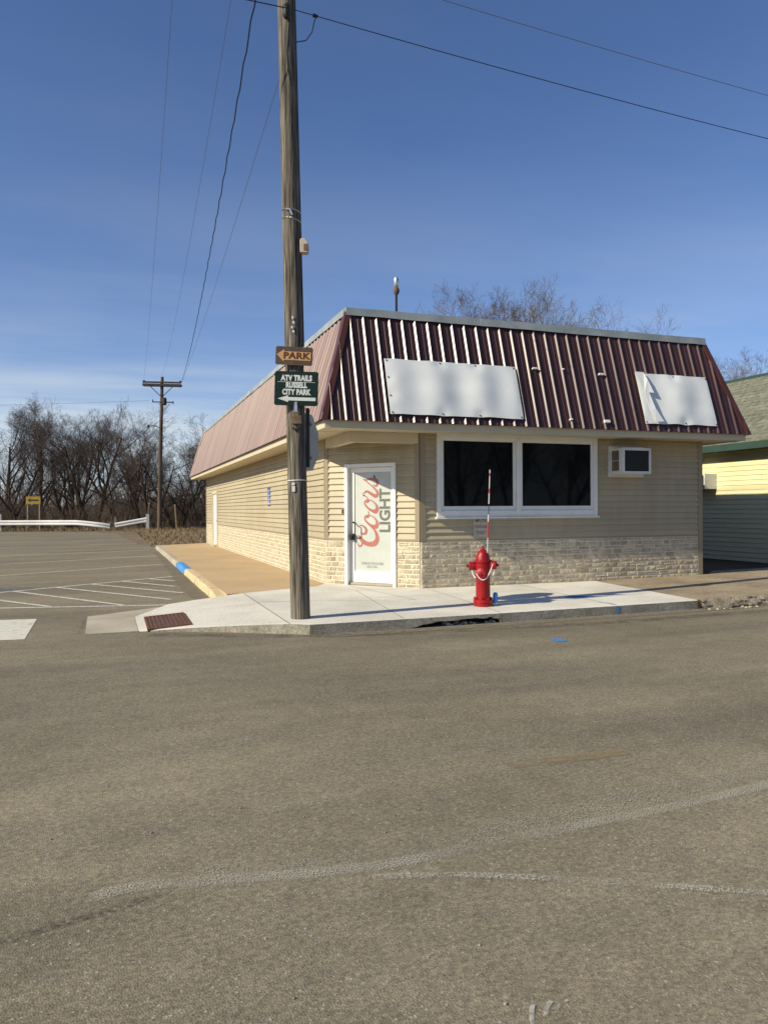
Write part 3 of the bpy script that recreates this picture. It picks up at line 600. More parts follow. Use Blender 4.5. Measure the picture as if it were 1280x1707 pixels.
def score(s):
    T, a, b, z0, z1 = s; c = T @ Vector(((a+b)/2, 0, (z0+z1)/2)); nrm = T.to_3x3() @ Vector((0,-1,0)); v = CAM-c
    return (b-a)*(z1-z0)*max(0, nrm.dot(v.normalized()))/v.length_squared
stones.sort(key=score, reverse=True)
rest = MB()
for i, s in enumerate(stones):
    T, a, b, z0, z1 = s; me = rs.choice(var); d = rs.uniform(.010, .018)
    Mx = T @ Matrix.Translation(((a+b)/2, -.0195, (z0+z1)/2)) @ Matrix.Diagonal((b-a, d, z1-z0, 1))
    if i < 300:
        o = bpy.data.objects.new('stone', me); col.objects.link(o); o.parent = skirt_o; o.matrix_basis = Mx
    else:
        rest.add([Mx @ v.co for v in me.vertices], [tuple(p.vertices) for p in me.polygons])
o = rest.build('stone', M['stone'], skirt_o); o['kind'] = 'stuff'

# soffit planks, fascia
sf = MB()
def inset(d): return [(-d,-d),(LF+d,-d),(LF+d,LL+d),(-d,LL+d)]
y = -OV+.06
while y < LL+OV-.2:
    x0 = -OV+.06; x1 = .06 if y > 1.5 else min(1.7, .1+max(0, 1.6-y))
    if y > .15: sf.box(x0, x1, y, y+.145, SOF, SOF+.02)
    y += .15
x = -OV+.06
while x < LF+OV-.2:
    sf.box(x, x+.145, -OV+.06, .145, SOF+.001, SOF+.021); x += .15
sf.build('soffit', M['cream'], bld)
MB().box(LF-.05, LF+OV-.06, .15, LL+OV-.06, SOF, SOF+.02).build('soffit', M['cream'], bld)
MB().box(-OV+.06, LF+OV-.06, LL-.05, LL+OV-.06, SOF-.001, SOF+.019).build('soffit', M['cream'], bld)
E_ = OV-.055
MB().box(-E_, LF+E_, -E_, -E_+.024, SOF-.015, ZE-.004).build('fascia', M['cream'], bld)
MB().box(-E_, -E_+.024, -E_+.024, LL+E_, SOF-.015, ZE-.004).build('fascia', M['cream'], bld)
MB().box(LF+E_-.024, LF+E_, -E_+.024, LL+E_, SOF-.015, ZE-.004).build('fascia', M['cream'], bld)
MB().box(-E_+.024, LF+E_-.024, LL+E_-.024, LL+E_, SOF-.015, ZE-.004).build('fascia', M['cream'], bld)
# boxed header across the cut corner
hd = MB(); hd.prism([(-.012,1.46),(-.012,-.012),(1.245,-.012),(1.245,.12),(.13,.12),(.13,1.30),(.1,1.42)], 2.475, SOF-.001)
hd.build('header', M['cream'], bld)
# mansard core and flat roof
def ring(d, z): return [(-d,-d,z),(LF+d,-d,z),(LF+d,LL+d,z),(-d,LL+d,z)]
mc = MB(); mc.add(ring(OV-.025, ZE-.003)+ring(-TI-.03, ZT), [(i, (i+1) % 4, 4+(i+1) % 4, 4+i) for i in range(4)]+[(3,2,1,0)])
mans = mc.build('mansard', M['hip'], bld)
MB().add(ring(-TI-.16, 4.36), [(0,1,2,3)]).build('flat_roof', M['roofing'], bld)
MB().add(ring(-TI-.05, ZT+.05)+ring(-TI-.15, ZT+.05)+ring(-TI-.15, 4.35), [(i, (i+1) % 4, 4+(i+1) % 4, 4+i) for i in range(4)]+[(4+i, 4+(i+1) % 4, 8+(i+1) % 4, 8+i) for i in range(4)]).build('parapet', M['roofing'], bld)
# ribbed sheets: one object for each 0.914 m sheet, cut along the hips
RUN = OV+TI; RISE = ZT-ZE; SL = math.hypot(RUN, RISE)
PITCH_ = .2286
prof1 = [(0,0),(.012,0),(.034,.024),(.056,.024),(.078,0),(.108,0),(.113,.004),(.123,.004),(.128,0),(.160,0),(.165,.004),(.175,.004),(.180,0)]
def sheet(T, u0, planes, parent, mat='metal'):
    """T: x along the eave, y outward normal, z up the slope"""
    vv = []
    for k in range(4): vv += [(u0+k*PITCH_+du, h) for du, h in prof1]
    vv.append((u0+4*PITCH_-.002, 0))
    bm = bmesh.new(); lo = [bm.verts.new(T @ Vector((u, h, -.01))) for u, h in vv]; hi = [bm.verts.new(T @ Vector((u, h, SL))) for u, h in vv]
    for i in range(len(vv)-1): bm.faces.new((lo[i], lo[i+1], hi[i+1], hi[i]))
    for co, no in planes:
        bmesh.ops.bisect_plane(bm, geom=bm.verts[:]+bm.edges[:]+bm.faces[:], plane_co=co, plane_no=no, clear_outer=True)
    if not bm.faces: bm.free(); return
    me = bpy.data.meshes.new('roof_panel'); bm.to_mesh(me); bm.free(); me.materials.append(M[mat])
    o = bpy.data.objects.new('roof_panel', me); col.objects.link(o); o.parent = parent
    return o
nf = Vector((0,-RISE, RUN)).normalized(); sfz = Vector((0, RUN, RISE)).normalized()
TF = frame((0,-OV,ZE), (1,0,0), nf, sfz)
nl = Vector((-RISE,0,RUN)).normalized(); slz = Vector((RUN,0,RISE)).normalized()
TL = frame((-OV,0,ZE), (0,1,0), nl, slz)
nr_ = Vector((RISE,0,RUN)).normalized(); srz = Vector((-RUN,0,RISE)).normalized()
TR = frame((LF+OV,0,ZE), (0,1,0), nr_, srz)
nb_ = Vector((0,RISE,RUN)).normalized(); sbz = Vector((0,-RUN,RISE)).normalized()
TB = frame((0,LL+OV,ZE), (1,0,0), nb_, sbz)
h1 = (Vector((-OV,-OV,0)), Vector((1,-1,0))); h2 = (Vector((LF+OV,-OV,0)), Vector((1,1,0)))
h3 = (Vector((-OV,LL+OV,0)), Vector((-1,-1,0))); h4 = (Vector((LF+OV,LL+OV,0)), Vector((-1,1,0)))
def neg(h): return (h[0], -h[1])
u = -OV-.10
while u < LF+OV: sheet(TF, u, [neg(h1), h2], mans); u += .9144
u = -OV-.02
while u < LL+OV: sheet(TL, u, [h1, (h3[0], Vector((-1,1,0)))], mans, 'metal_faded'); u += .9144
MB().add([(LF+OV,-OV,ZE),(LF+OV,LL+OV,ZE),(LF-TI*-1*-1+0,LL+.05,ZT),(LF+.05,-.05,ZT)], [(0,1,2,3)]).build('roof_panel', M['metal'], mans)
MB().add([(-OV,LL+OV,ZE),(LF+OV,LL+OV,ZE),(LF+.05,LL+.05,ZT),(-.05,LL+.05,ZT)], [(3,2,1,0)]).build('roof_panel', M['metal'], mans)
# hip trims: folded strips lying on both slopes
def hip(bot, top, e1, e2, n1, n2, w1_, w2_):
    mb = MB(); bot, top, e1, e2, n1, n2 = map(Vector, (bot, top, e1, e2, n1, n2)); rise = (n1+n2).normalized()*.034
    vs_ = []
    for p in (bot, top): vs_ += [p+e1*w1_+n1*.003, p+e1*w1_+n1*.026, p+rise, p+e2*w2_+n2*.026, p+e2*w2_+n2*.003]
    mb.add(vs_, [(i, i+1, i+6, i+5) for i in range(4)]); return mb
hip((-OV,-OV,ZE-.02), (-.05,-.05,ZT), (0,1,0), (1,0,0), nl, nf, .17, .07).build('hip_trim', M['hip'], mans)
hip((LF+OV,-OV,ZE-.02), (LF+.05,-.05,ZT), (-1,0,0), (0,1,0), nf, nr_, .09, .12).build('hip_trim', M['hip'], mans)
hip((-OV,LL+OV,ZE-.02), (-.05,LL+.05,ZT), (0,-1,0), (1,0,0), nl, nb_, .1, .1).build('hip_trim', M['hip'], mans)
# galvanised cap in lapped lengths
rs = random.Random(4)
def cap_run(p0, p1, outn, nseg):
    p0, p1, outn = Vector(p0), Vector(p1), Vector(outn); d = (p1-p0)/nseg; t = d.normalized()
    for i in range(nseg):
        mb = MB(); n_ = 8; o_l = .004*(i % 2)
        for k in range(n_+1):
            p = p0+d*i+t*((d.length+.03)*k/n_) if i < nseg-1 else p0+d*i+t*(d.length*k/n_)
            w = rs.uniform(-.006, .006); z1 = ZT+.075+o_l+rs.uniform(-.004, .004); zb = ZT-.055+rs.uniform(-.004,.004)
            for off, z in ((.052+w+o_l, zb), (.030+o_l+w*.4, z1), (-.16, z1+.012), (-.16, z1-.08)): q = p+outn*off; mb.v.append((q.x, q.y, z))
        for k in range(n_):
            for j in range(3): mb.f.append((k*4+j, (k+1)*4+j, (k+1)*4+j+1, k*4+j+1))
        mb.f.append((0,1,2,3)); mb.f.append((n_*4+3, n_*4+2, n_*4+1, n_*4))
        mb.build('cap_flashing', M['galv'], bld)
cap_run((-.07,-.05,0), (LF+.07,-.05,0), (0,-1,0), 3)
cap_run((-.05,LL+.07,0), (-.05,-.0,0), (-1,0,0), 7)
cap_run((LF+.05,-.05,0), (LF+.05,LL+.07,0), (1,0,0), 7)
cap_run((LF+.07,LL+.05,0), (-.07,LL+.05,0), (0,1,0), 3)
# torn-off sign brackets still screwed to the ribs
for uu, zz, w, h in [(3.31,3.81,.09,.025),(3.89,3.83,.035,.02),(4.68,3.78,.10,.03),(3.86,2.9,.045,.03),(4.60,2.89,.11,.05)]:
    s_ = (zz-ZE)/RISE*SL; MB().box(uu-w/2, uu+w/2, .0, .045, s_-h/2, s_+h/2, TF).build('bracket', M['white_frame'], mans)
# roof vent pipe with glassy cap
vp = MB().tube([(1.97,3,4.36),(1.97,3,5.92)], .028, 8).build('vent_pipe', M['dark'], bld, smooth=True)
MB().lathe([(.03,5.88),(.062,5.92),(.07,5.98),(.05,6.02),(.04,6.04)], (1.97,3,0), (0,0,1), 12).build('collar', M['rust_box'], vp, smooth=True)
MB().lathe([(.04,6.035),(.055,6.06),(.055,6.19),(.045,6.23),(.01,6.24)], (1.97,3,0), (0,0,1), 12).build('cap', M['steel'], vp, smooth=True)

# ---- the front window: one frame, two panes
win = rect_frame(MB(), WX0, WX1, WZ0, WZ1, .075, -.062, .03, wb=.11).build('window', M['white_frame'], bld, bevel=.004)
MB().box(3.085, 3.165, -.075, .03, WZ0+.09, WZ1-.07).build('mullion', M['white_frame'], win)
for a, b in ((1.625, 3.085), (3.165, 4.715)):
    rect_frame(MB(), a+.003, b-.003, WZ0+.105, WZ1-.07, .05, -.040, .028, wb=.085).build('sash', M['white_frame'], win)
    MB().box(a+.045, b-.045, -.018, .029, WZ0+.17, WZ1-.11).build('pane', M['glass'], win)
MB().box(WX0-.025, WX1+.025, -.085, -.003, WZ0-.028, WZ0-.001).build('sill', M['white_frame'], win)
# ---- the door in the cut corner
df = rect_frame(MB(), .445, 1.505, -.02, 2.165, .06, -.055, .16, CT, wb=.02).build('door_frame', M['white_door'], bld)
dr = MB(); X0, X1, Z0, Z1 = .51, 1.44, .045, 2.10
rect_frame(dr, X0, X1, Z0, Z1, .085, .045, .09, CT, wb=.20)
door = dr.build('door', M['white_door'], bld, bevel=.004)
MB().box(.505, 1.445, .0, .155, .002, .04, CT).build('threshold', M['old_concrete'], bld)
MB().box(X0+.08, X1-.08, .062, .075, Z0+.19, Z1-.08, CT).build('pane', M['poster'], door)
MB().box(.505, 1.445, .10, .155, .04, 2.105, CT).build('door_backing', M['dark'], bld)
gap = MB(); rect_frame(gap, X0+.078, X1-.078, Z0+.188, Z1-.077, .010, .052, .063, CT); gap.build('gasket', M['film_grey'], door)
hnd = MB().tube([CT @ Vector(p) for p in ((.60,.045,1.12),(.60,-.035,1.125),(.665,-.05,1.10),(.668,-.05,.96),(.665,-.05,.92),(.60,-.035,.90),(.60,.045,.905))], .012, 7)
hnd.build('door_handle', M['dark'], door, smooth=True)
MB().box(.535, .60, -.01, .046, .80, .90, CT).box(.55, .585, -.035, -.01, .83, .88, CT).build('lock', M['dark'], door)
MB().box(1.425, 1.452, .03, .05, 1.86, 1.99, CT).build('hinge', M['steel'], door)
for zz in (.3, 1.1): MB().box(1.425, 1.452, .03, .05, zz, zz+.1, CT).build('hinge', M['steel'], door)
MB().box(.375, .425, -.045, -.016, 1.27, 1.37, CT).build('bell_box', M['trim_tan'], bld, bevel=.004)
MB().box(.388, .412, -.052, -.045, 1.285, 1.355, CT).build('bell_button', M['dark'], bld)
# lettering: map from a drawing (units of 1/12.64 px) to the pane
def LP(x, y, d=.0595): return CT @ Vector((.6024+9.891e-4*x, d, 2.0386-8.437e-4*y))
def ribbon(mb, pts, d=.0595, steps=7):
    P = [Vector((p[0], p[1], p[2])) for p in pts]; out = []
    for i in range(len(P)-1):
        p0, p1, p2, p3 = P[max(i-1,0)], P[i], P[i+1], P[min(i+2,len(P)-1)]
        for j in range(steps):
            t = j/steps; out.append(0.5*((2*p1)+(p2-p0)*t+(2*p0-5*p1+4*p2-p3)*t*t+(3*p1-p0-3*p2+p3)*t**3))
    out.append(P[-1]); o = len(mb.v)
    for i, p in enumerate(out):
        t = (out[min(i+1,len(out)-1)]-out[max(i-1,0)]); n_ = Vector((-t.y, t.x)).normalized()*max(p.z, 4)/2
        mb.v += [tuple(LP(p.x-n_.x, p.y-n_.y, d)), tuple(LP(p.x+n_.x, p.y+n_.y, d))]
    for i in range(len(out)-1): mb.f.append((o+i*2, o+i*2+1, o+i*2+3, o+i*2+2))
def ringo(mb, outer, inner, dy, d):
    n_ = 40
    def samp(l):
        P = [Vector((*p, 0)) for p in l]; k = len(P); c = sum(P, Vector())/k; q = []
        for i in range(k):
            p0, p1, p2, p3 = P[i-1], P[i], P[(i+1) % k], P[(i+2) % k]
            for j in range(6):
                t = j/6; q.append(0.5*((2*p1)+(p2-p0)*t+(2*p0-5*p1+4*p2-p3)*t*t+(3*p1-p0-3*p2+p3)*t**3))
        c = Vector((345, 1060, 0)); q.sort(key=lambda v: math.atan2(v.y-c.y, v.x-c.x))
        return [q[int(i*len(q)/n_)] for i in range(n_)]
    a, b = samp(outer), samp(inner); o = len(mb.v)
    mb.v += [tuple(LP(p.x, p.y+dy, d)) for p in a]+[tuple(LP(p.x, p.y+dy, d)) for p in b]
    for i in range(n_): j = (i+1) % n_; mb.f.append((o+i, o+j, o+n_+j, o+n_+i))
rd = MB()
ribbon(rd, [(62,1530,12),(72,1580,34),(108,1598,40),(143,1562,34),(152,1500,26)], .0590)
ribbon(rd, [(60,1370,30),(110,1420,70),(165,1490,86),(240,1535,92),(330,1550,100),(410,1530,112),(462,1460,90),(466,1390,74),(445,1310,56),(400,1235,34),(330,1170,30)], .0585)
ribbon(rd, [(85,1150,18),(140,1155,28),(200,1185,42),(236,1250,50),(222,1315,54),(180,1335,42),(140,1320,30),(120,1290,10)], .0580)
outer = [(190,1000),(205,955),(255,925),(320,930),(400,968),(470,1035),(505,1110),(492,1185),(450,1225),(390,1212),(310,1165),(245,1105),(205,1050)]
inner = [(218,985),(240,960),(300,950),(360,968),(410,1012),(438,1070),(430,1125),(390,1140),(330,1120),(268,1072),(230,1025)]
ringo(rd, outer, inner, 0, .0595); ringo(rd, outer, inner, -325, .0592)
for dy in (0, -325): ribbon(rd, [(225,960+dy,20),(255,975+dy,50),(290,955+dy,36),(300,925+dy,16)], .0575)
ribbon(rd, [(300,930,18),(290,890,18),(280,850,16)], .0572)
ribbon(rd, [(275,605,16),(262,570,20),(235,540,18),(205,522,22)], .0572)
ribbon(rd, [(148,482,8),(190,474,22),(222,440,36),(265,432,46),(320,465,54),(385,508,66),(440,528,84),(478,500,56),(470,440,50),(420,375,36),(345,305,24),(265,235,24),(175,168,28)], .0588)
ribbon(rd, [(170,160,16),(230,185,26),(310,172,40),(390,170,62),(455,205,66),(478,262,50),(455,315,42),(412,312,28),(385,280,10)], .0582)
rd.build('lettering', M['film_red'], door)
bk = MB(); ribbon(bk, [(400,88,20),(415,115,26),(430,150,16)], .0570); ribbon(bk, [(172,515,22),(212,520,22)], .0568); bk.build('lettering', M['dark'], door)
# grey word beside the script, reading upwards
TX = CT @ frame((.6024+9.891e-4*640, .0600, 2.0386-8.437e-4*842), (0,0,1), (-1,0,0), (0,-1,0))
text_mb('LIGHT', .298, TX, xs=.93, off=.009).build('lettering', M['film_grey'], door)
def door_text(body, x, z, size, xs, off=.0015):
    T_ = CT @ frame((x, .0600, z), (1,0,0), (0,0,1), (0,-1,0)); return text_mb(body, size, T_, xs=xs, off=off)
door_text('BORN IN THE ROCKIES', .965, .385, .062, .70).build('lettering', M['film_pale'], door)
door_text("- EST'D 1873 -", .955, .325, .056, .75).build('lettering', M['film_pale'], door)
# ---- service door far down the long side
sd = rect_frame(MB(), LL-17.95-.06, LL-16.68+.06, -.02, 2.06, .09, -.055, .03, LT).build('door_frame', M['cream'], bld)
d2 = MB().box(LL-17.95+.03, LL-16.68-.03, -.005, .035, .0, 1.97, LT).build('door', M['white_door'], bld)
MB().box(LL-17.95, LL-16.68, -.16, -.056, -.0, .04, LT).build('threshold', M['old_concrete'], bld)
MB().lathe([(.02,0),(.03,.03),(.02,.06)], LT @ Vector((LL-16.85,-.005,.95)), (-1,0,0), 8).build('door_handle', M['steel'], d2)

# ------------------------------------------------------------------ white sheets on the mansard
def sheet_panel(name, label, u0, u1, z0, z1, waves, screws, seed):
    base_ = Vector(((u0+u1)/2, -.5, z0)); root = thing(name, label, 'panel', tuple(base_))
    nx, ny = 44, 18; mb = MB(); s0, s1 = (z0-ZE)/RISE*SL, (z1-ZE)/RISE*SL
    for k in (0, 1):
        for j in range(ny+1):
            for i in range(nx+1):
                a, b = i/nx, j/ny; un_ = u0+(u1-u0)*a; s_ = s0+(s1-s0)*b
                env = math.sin(math.pi*min(1, max(0, a)))**.5
                h = .034+.045*env*(.5+.5*math.sin(a*waves*2*math.pi+seed))*(.35+.65*math.sin(math.pi*b)) + .008*noise.noise((a*5, b*4, seed))*env
                for (sa, sb) in screws:
                    d2_ = ((a-sa)*(u1-u0))**2+((b-sb)*(s1-s0))**2; h -= (h-.026)*math.exp(-d2_/.012)
                ed = .012*noise.noise((a*6, b*6, seed+4))*(1 if b in (0., 1.) else 0)
                mb.v.append(tuple(TF @ Vector((un_, h+.004*k, s_+ed))))
    W = nx+1; o = W*(ny+1)
    for j in range(ny):
        for i in range(nx):
            q = (j*W+i, j*W+i+1, (j+1)*W+i+1, (j+1)*W+i); mb.f.append(q[::-1] if False else q); mb.f.append(tuple(o+p for p in q))
    for j in range(ny): mb.f += [(j*W, (j+1)*W, o+(j+1)*W, o+j*W), (j*W+nx, o+j*W+nx, o+(j+1)*W+nx, (j+1)*W+nx)]
    for i in range(nx): mb.f += [(i, o+i, o+i+1, i+1), (ny*W+i, ny*W+i+1, o+ny*W+i+1, o+ny*W+i)]
    mb.build('sheet', M['banner'], root, smooth=True)
    for sa, sb in screws:
        p = TF @ Vector((u0+(u1-u0)*min(.985, max(.015, sa)), 0, s0+(s1-s0)*min(.97, max(.03, sb))))
        MB().lathe([(.008,-.002),(.008,.038),(.014,.038),(.012,.043)], p, nf, 8).build('screw', M['dark'], root)
    return root, s0, s1
sheet_panel('sign_panel', 'long blank white sheet on the mansard above the corner door', .495, 2.91, 2.87, 3.81, 3.0, [(0,1),(0,.66),(0,.33),(0,0),(.41,1),(.68,1),(1,1),(.38,0),(.66,0),(1,0)], 1.0)
rt, s0, s1 = sheet_panel('sign_panel', 'short blank white sheet with a torn folded edge at the mansard right end', 5.43, 7.07, 2.88, 3.845, 1.6, [(.52,1),(1,1),(0,0),(.02,1),(.55,0),(1,0)], 2.4)
fl = MB(); fs = [(5.40,3.85,.075),(5.585,3.85,.075),(5.62,3.70,.10),(5.70,3.44,.105),(5.60,3.45,.09),(5.66,3.15,.10),(5.80,2.905,.085),(5.62,2.90,.075),(5.55,3.1,.08),(5.50,3.44,.085)]
for k in (0, 1): fl.v += [tuple(TF @ Vector((a, h+.004*k, (z-ZE)/RISE*SL))) for a, z, h in fs]
fl.f += [(0,1,2,3,4,9),(9,4,5,6,7,8)]+[(10,11,12,13,14,19),(19,14,15,16,17,18)]+[(i, (i+1) % 10, 10+(i+1) % 10, 10+i) for i in range(10)]
fl.build('folded_edge', M['banner'], rt)

# ------------------------------------------------------------------ air conditioners
def grille(mb, x0, x1, z0, z1, y, T, nv, nh, t=.004):
    for i in range(1, nv): x = x0+(x1-x0)*i/nv; mb.box(x-t/2, x+t/2, y-.006, y, z0, z1, T)
    for i in range(1, nh): z = z0+(z1-z0)*i/nh; mb.box(x0, x1, y-.0045, y+.0015, z-t/2, z+t/2, T)
    return mb
def air_conditioner(label, T, w, d, h, plate, base_):
    """T: x along the wall, y into the wall, z up; the box stands out towards -y"""
    r = thing('air_conditioner', label, 'air conditioner', tuple(base_))
    MB().box(0, w, -d+.02, .02, 0, h, T).build('casing', M['ac_white'], r, bevel=.006)
    rect_frame(MB(), -.0, w, 0, h, .045, -d-.012, -d+.02, T).build('front_frame', M['ac_white'], r)
    MB().box(.045, w-.045, -d+.004, -d+.019, .045, h-.045, T).build('coil', M['screen'], r)
    grille(MB(), .045, w-.045, .045, h-.045, -d+.002, T, 22, 9).build('grille', M['dark'], r)
    if plate:
        rect_frame(MB(), -.05, w+.10, -.045, h+.05, .05, -.045, -.015, T).build('wall_plate', M['ac_white'], r)
    for zz in (.06, h*.53):
        v = MB().box(-.003, .004, -d+.10, -.07, zz, zz+h*.38, T).build('side_louvre', M['dark'], r)
        sl_ = MB()
        for i in range(6): yy = -d+.115+i*(d-.19)/5.5; sl_.box(-.007, -.002, yy, yy+.012, zz+.004, zz+h*.38-.004, T)
        sl_.build('slat', M['trim_tan'], v)
    return r
air_conditioner('white window air conditioner in the shaded front wall right of the window', frame((5.10,0,1.985), (1,0,0), (0,1,0), (0,0,1)), .63, .38, .475, True, (5.41,-.03,1.98))

# ------------------------------------------------------------------ signs on the walls
def sign_plate(name, label, T, w, h, mat, base_, r=.02, t=.004, cat='sign'):
    root = thing(name, label, cat, tuple(base_)); pts = []
    for cx, cy, a0 in ((w/2-r, h/2-r, 0), (-w/2+r, h/2-r, 90), (-w/2+r, -h/2+r, 180), (w/2-r, -h/2+r, 270)):
        pts += [(cx+r*math.cos(R_(a0+k*30)), cy+r*math.sin(R_(a0+k*30))) for k in range(4)]
    MB().prism(pts, 0, t, 'z', T).build('plate', mat, root); return root
TS = frame((2.39,-.026,1.035), (1,0,0), (0,0,1), (0,-1,0))
sg = sign_plate('parking_sign', 'pale EMPLOYEE PARKING ONLY sign on the siding below the window', TS, .29, .36, M['pale_sign'], (2.39,-.03,.86), .01)
for i, (w_, s_) in enumerate((('EMPLOYEE', .60), ('PARKING', .68), ('ONLY', .8))):
    text_mb(w_, .085, TS @ Matrix.Translation((0, .11-.105*i, .0045)), xs=s_, off=.001).build('lettering', M['sign_text_red'], sg)
TS = frame((-.026,6.78,1.685), (0,-1,0), (0,0,1), (-1,0,0))
sg = sign_plate('accessible_parking_sign', 'small blue parking sign on the sunlit long side wall', TS, .32, .46, M['sign_blue'], (-.02,6.78,1.45), .02)
wm = MB(); wm.lathe([(.026,0),(.026,.002)], TS @ Vector((-.02,.155,.0045)), TS.to_3x3() @ Vector((0,0,1)), 12)
for a, b in (((-.02,.12),(-.01,.03)),((-.01,.03),(.07,.03)),((.07,.03),(.10,-.05)),((-.02,.09),(.05,.085))):
    p = Vector((*a, .0055)); q = Vector((*b, .0055)); wm.tube([TS @ p, TS @ q], .011, 4)
wm.tube([TS @ Vector((.0+.075*math.cos(R_(k)), .005+.075*math.sin(R_(k)), .0055)) for k in range(120, 375, 15)], .008, 4)
wm.box(-.13, .13, -.13, -.115, .0042, .0055, TS).box(-.10, .10, -.185, -.15, .0042, .0055, TS); wm.build('symbol', M['sign_white'], sg)

# ------------------------------------------------------------------ near pole and what hangs on it
PB = Vector((-1.49,-2.73,0)); PLEAN = Vector((-.0165,.006,1))
def pp(z): return PB+Vector((PLEAN.x*z, PLEAN.y*z, z))
VIEW = Vector((math.sin(YAW), math.cos(YAW), 0)); RGT = Vector((math.cos(YAW), -math.sin(YAW), 0))
pole = thing('utility_pole', 'tall weathered grey wooden utility pole at the sidewalk corner', 'pole', tuple(PB))
pm_ = MB(); segs = 28; nz = 44; rs = random.Random(9)
for i in range(nz+1):
    z = -.05+11.35*i/nz; r = .121-.0021*z
    for j in range(segs):
        an = 2*math.pi*j/segs; rr = r*(1+.03*noise.noise((math.cos(an)*3, math.sin(an)*3, z*.25))+.022*noise.noise((math.cos(an)*11, math.sin(an)*11, z*.12)))
        c = pp(z); pm_.v.append((c.x+rr*math.cos(an), c.y+rr*math.sin(an), c.z))
for i in range(nz):
    for j in range(segs): pm_.f.append((i*segs+j, i*segs+(j+1) % segs, (i+1)*segs+(j+1) % segs, (i+1)*segs+j))
pm_.f.append(tuple(nz*segs+j for j in range(segs)))
pm_.build('shaft', M['wood'], pole, smooth=True)
MB().tube([pp(z)+RGT*(.118-.0021*z)+VIEW*.03 for z in (3.4,4.5,5.6,6.7,7.8,9.0)], .013, 6).build('ground_wire', M['wire'], pole)
MB().tube([pp(z)+RGT*(.02+.02*math.sin(z*7))-VIEW*(.124-.0021*z) for z in (6.6,6.8,7.0,7.2,7.4)], .006, 5).build('ground_wire', M['wire'], pole)
def band(z, r, t, w, mat, tilt=0):
    return MB().tube([pp(z)+RGT*((r)*math.cos(R_(k)))+VIEW*(r*math.sin(R_(k)))+Vector((0,0,tilt*math.cos(R_(k)))) for k in range(0, 361, 20)], t, 5, False).build('strap', M[mat], pole)
band(1.72, .121, .007, 0, 'rod_white', .004); band(5.07, .113, .009, 0, 'steel', -.012); band(4.96, .113, .008, 0, 'steel', -.02)
MB().tube([pp(5.07)-RGT*.05-VIEW*.112, pp(5.06)-RGT*.0-VIEW*.117, pp(4.99)+RGT*.03-VIEW*.115], .016, 6).build('clamp', M['steel'], pole)
MB().box(-.02,.02,-.01,.0,0,.07, frame(pp(1.58)-VIEW*.121-RGT*.035, RGT, VIEW, (0,0,1))).build('tag_plate', M['rod_white'], pole)
MB().box(-.02,.02,-.01,.0,0,.03, frame(pp(1.66)-VIEW*.121-RGT*.04, RGT, VIEW, (.2,0,1))).build('tag_plate', M['rod_white'], pole)
ib = MB().lathe([(.03,0),(.05,.03),(.045,.10),(.055,.13),(.03,.17)], pp(7.38)+RGT*.02-VIEW*.16, (0,0,1), 10).build('insulator', M['dark'], pole, smooth=True)
for z, dx_ in ((3.72,.01),(3.66,.02),(3.60,.0),(3.55,.015)): MB().lathe([(.012,-.012),(.022,0),(.012,.012)], pp(z)+RGT*dx_-VIEW*.125, (.4,-.8,.3), 7).build('staple', M['rod_white'], pole)
# crossarm above the picture carries the long wires
MB().box(-1.25, 1.25, -.06, .06, -.06, .06, frame(pp(10.75)-Vector((0,.16,0)), (1,0,0), (0,1,0), (0,0,1))).build('crossarm', M['arm_wood'], pole)
for dx_ in (-1.13, 1.13): MB().lathe([(.03,0),(.05,.05),(.03,.1),(.045,.14)], pp(10.81)+Vector((dx_,-.16,0)), (0,0,1), 8).build('insulator', M['dark'], pole)
# beige box on the pole
TBX = frame(pp(4.63)+RGT*.125-VIEW*.02, RGT, VIEW, (0,0,1))
bx = thing('pole_box', 'small beige plastic box clamped high on the near pole', 'box', tuple(pp(4.54)+RGT*.16))
MB().prism([(-.02,-.085),(.075,-.085),(.085,-.06),(.085,.03),(.05,.09),(0,.095),(-.02,.07)], -.05, .06, 'y', TBX).build('housing', M['beige_box'], bx, bevel=.008)
MB().box(.03,.085,-.056,-.05,-.06,.02,TBX).build('cover', M['rust_box'], bx)
# rusty box below the signs, bolt bracket
TRB = frame(pp(2.46)-VIEW*.120+RGT*.03, RGT, VIEW, (0,0,1))
rbx = thing('junction_box', 'small rusty junction box on the pole below the green sign', 'box', tuple(pp(2.4)-VIEW*.13))
MB().box(-.06,.06,-.06,.01,-.05,.05,TRB).build('housing', M['rust_box'], rbx, bevel=.006)
MB().tube([TRB @ Vector(p) for p in ((-.055,-.02,-.10),(-.02,-.03,-.115),(.02,-.03,-.115),(.05,-.02,-.095))], .016, 6).build('strap', M['dark'], rbx)
# arrow signs, both bolted to the face of the pole
def sign_at(z, dxr, tiltz=0): return frame(pp(z)-VIEW*.150+RGT*dxr, RGT*math.cos(tiltz)-Vector((0,0,1))*math.sin(tiltz), Vector((0,0,1))*math.cos(tiltz)+RGT*math.sin(tiltz), -VIEW)
TP = sign_at(3.245, .015, .055)
sg = sign_plate('park_sign', 'weathered brown PARK sign with a tan arrow pointing left', TP, .455, .225, M['sign_brown'], pp(3.14)-VIEW*.15, .022, .005)
MB().prism([(-.215,.012),(-.125,.078),(-.125,.052),(.205,.052),(.205,-.052),(-.125,-.052),(-.125,-.075)], .0055, .0072, 'z', TP).build('arrow', M['sign_tan'], sg)
text_mb('PARK', .105, TP @ Matrix.Translation((.028,0,.0080)), xs=1.22, off=.0045, space=1.05).build('lettering', M['sign_brown_text'], sg)
TG = sign_at(2.845, .032, .035)
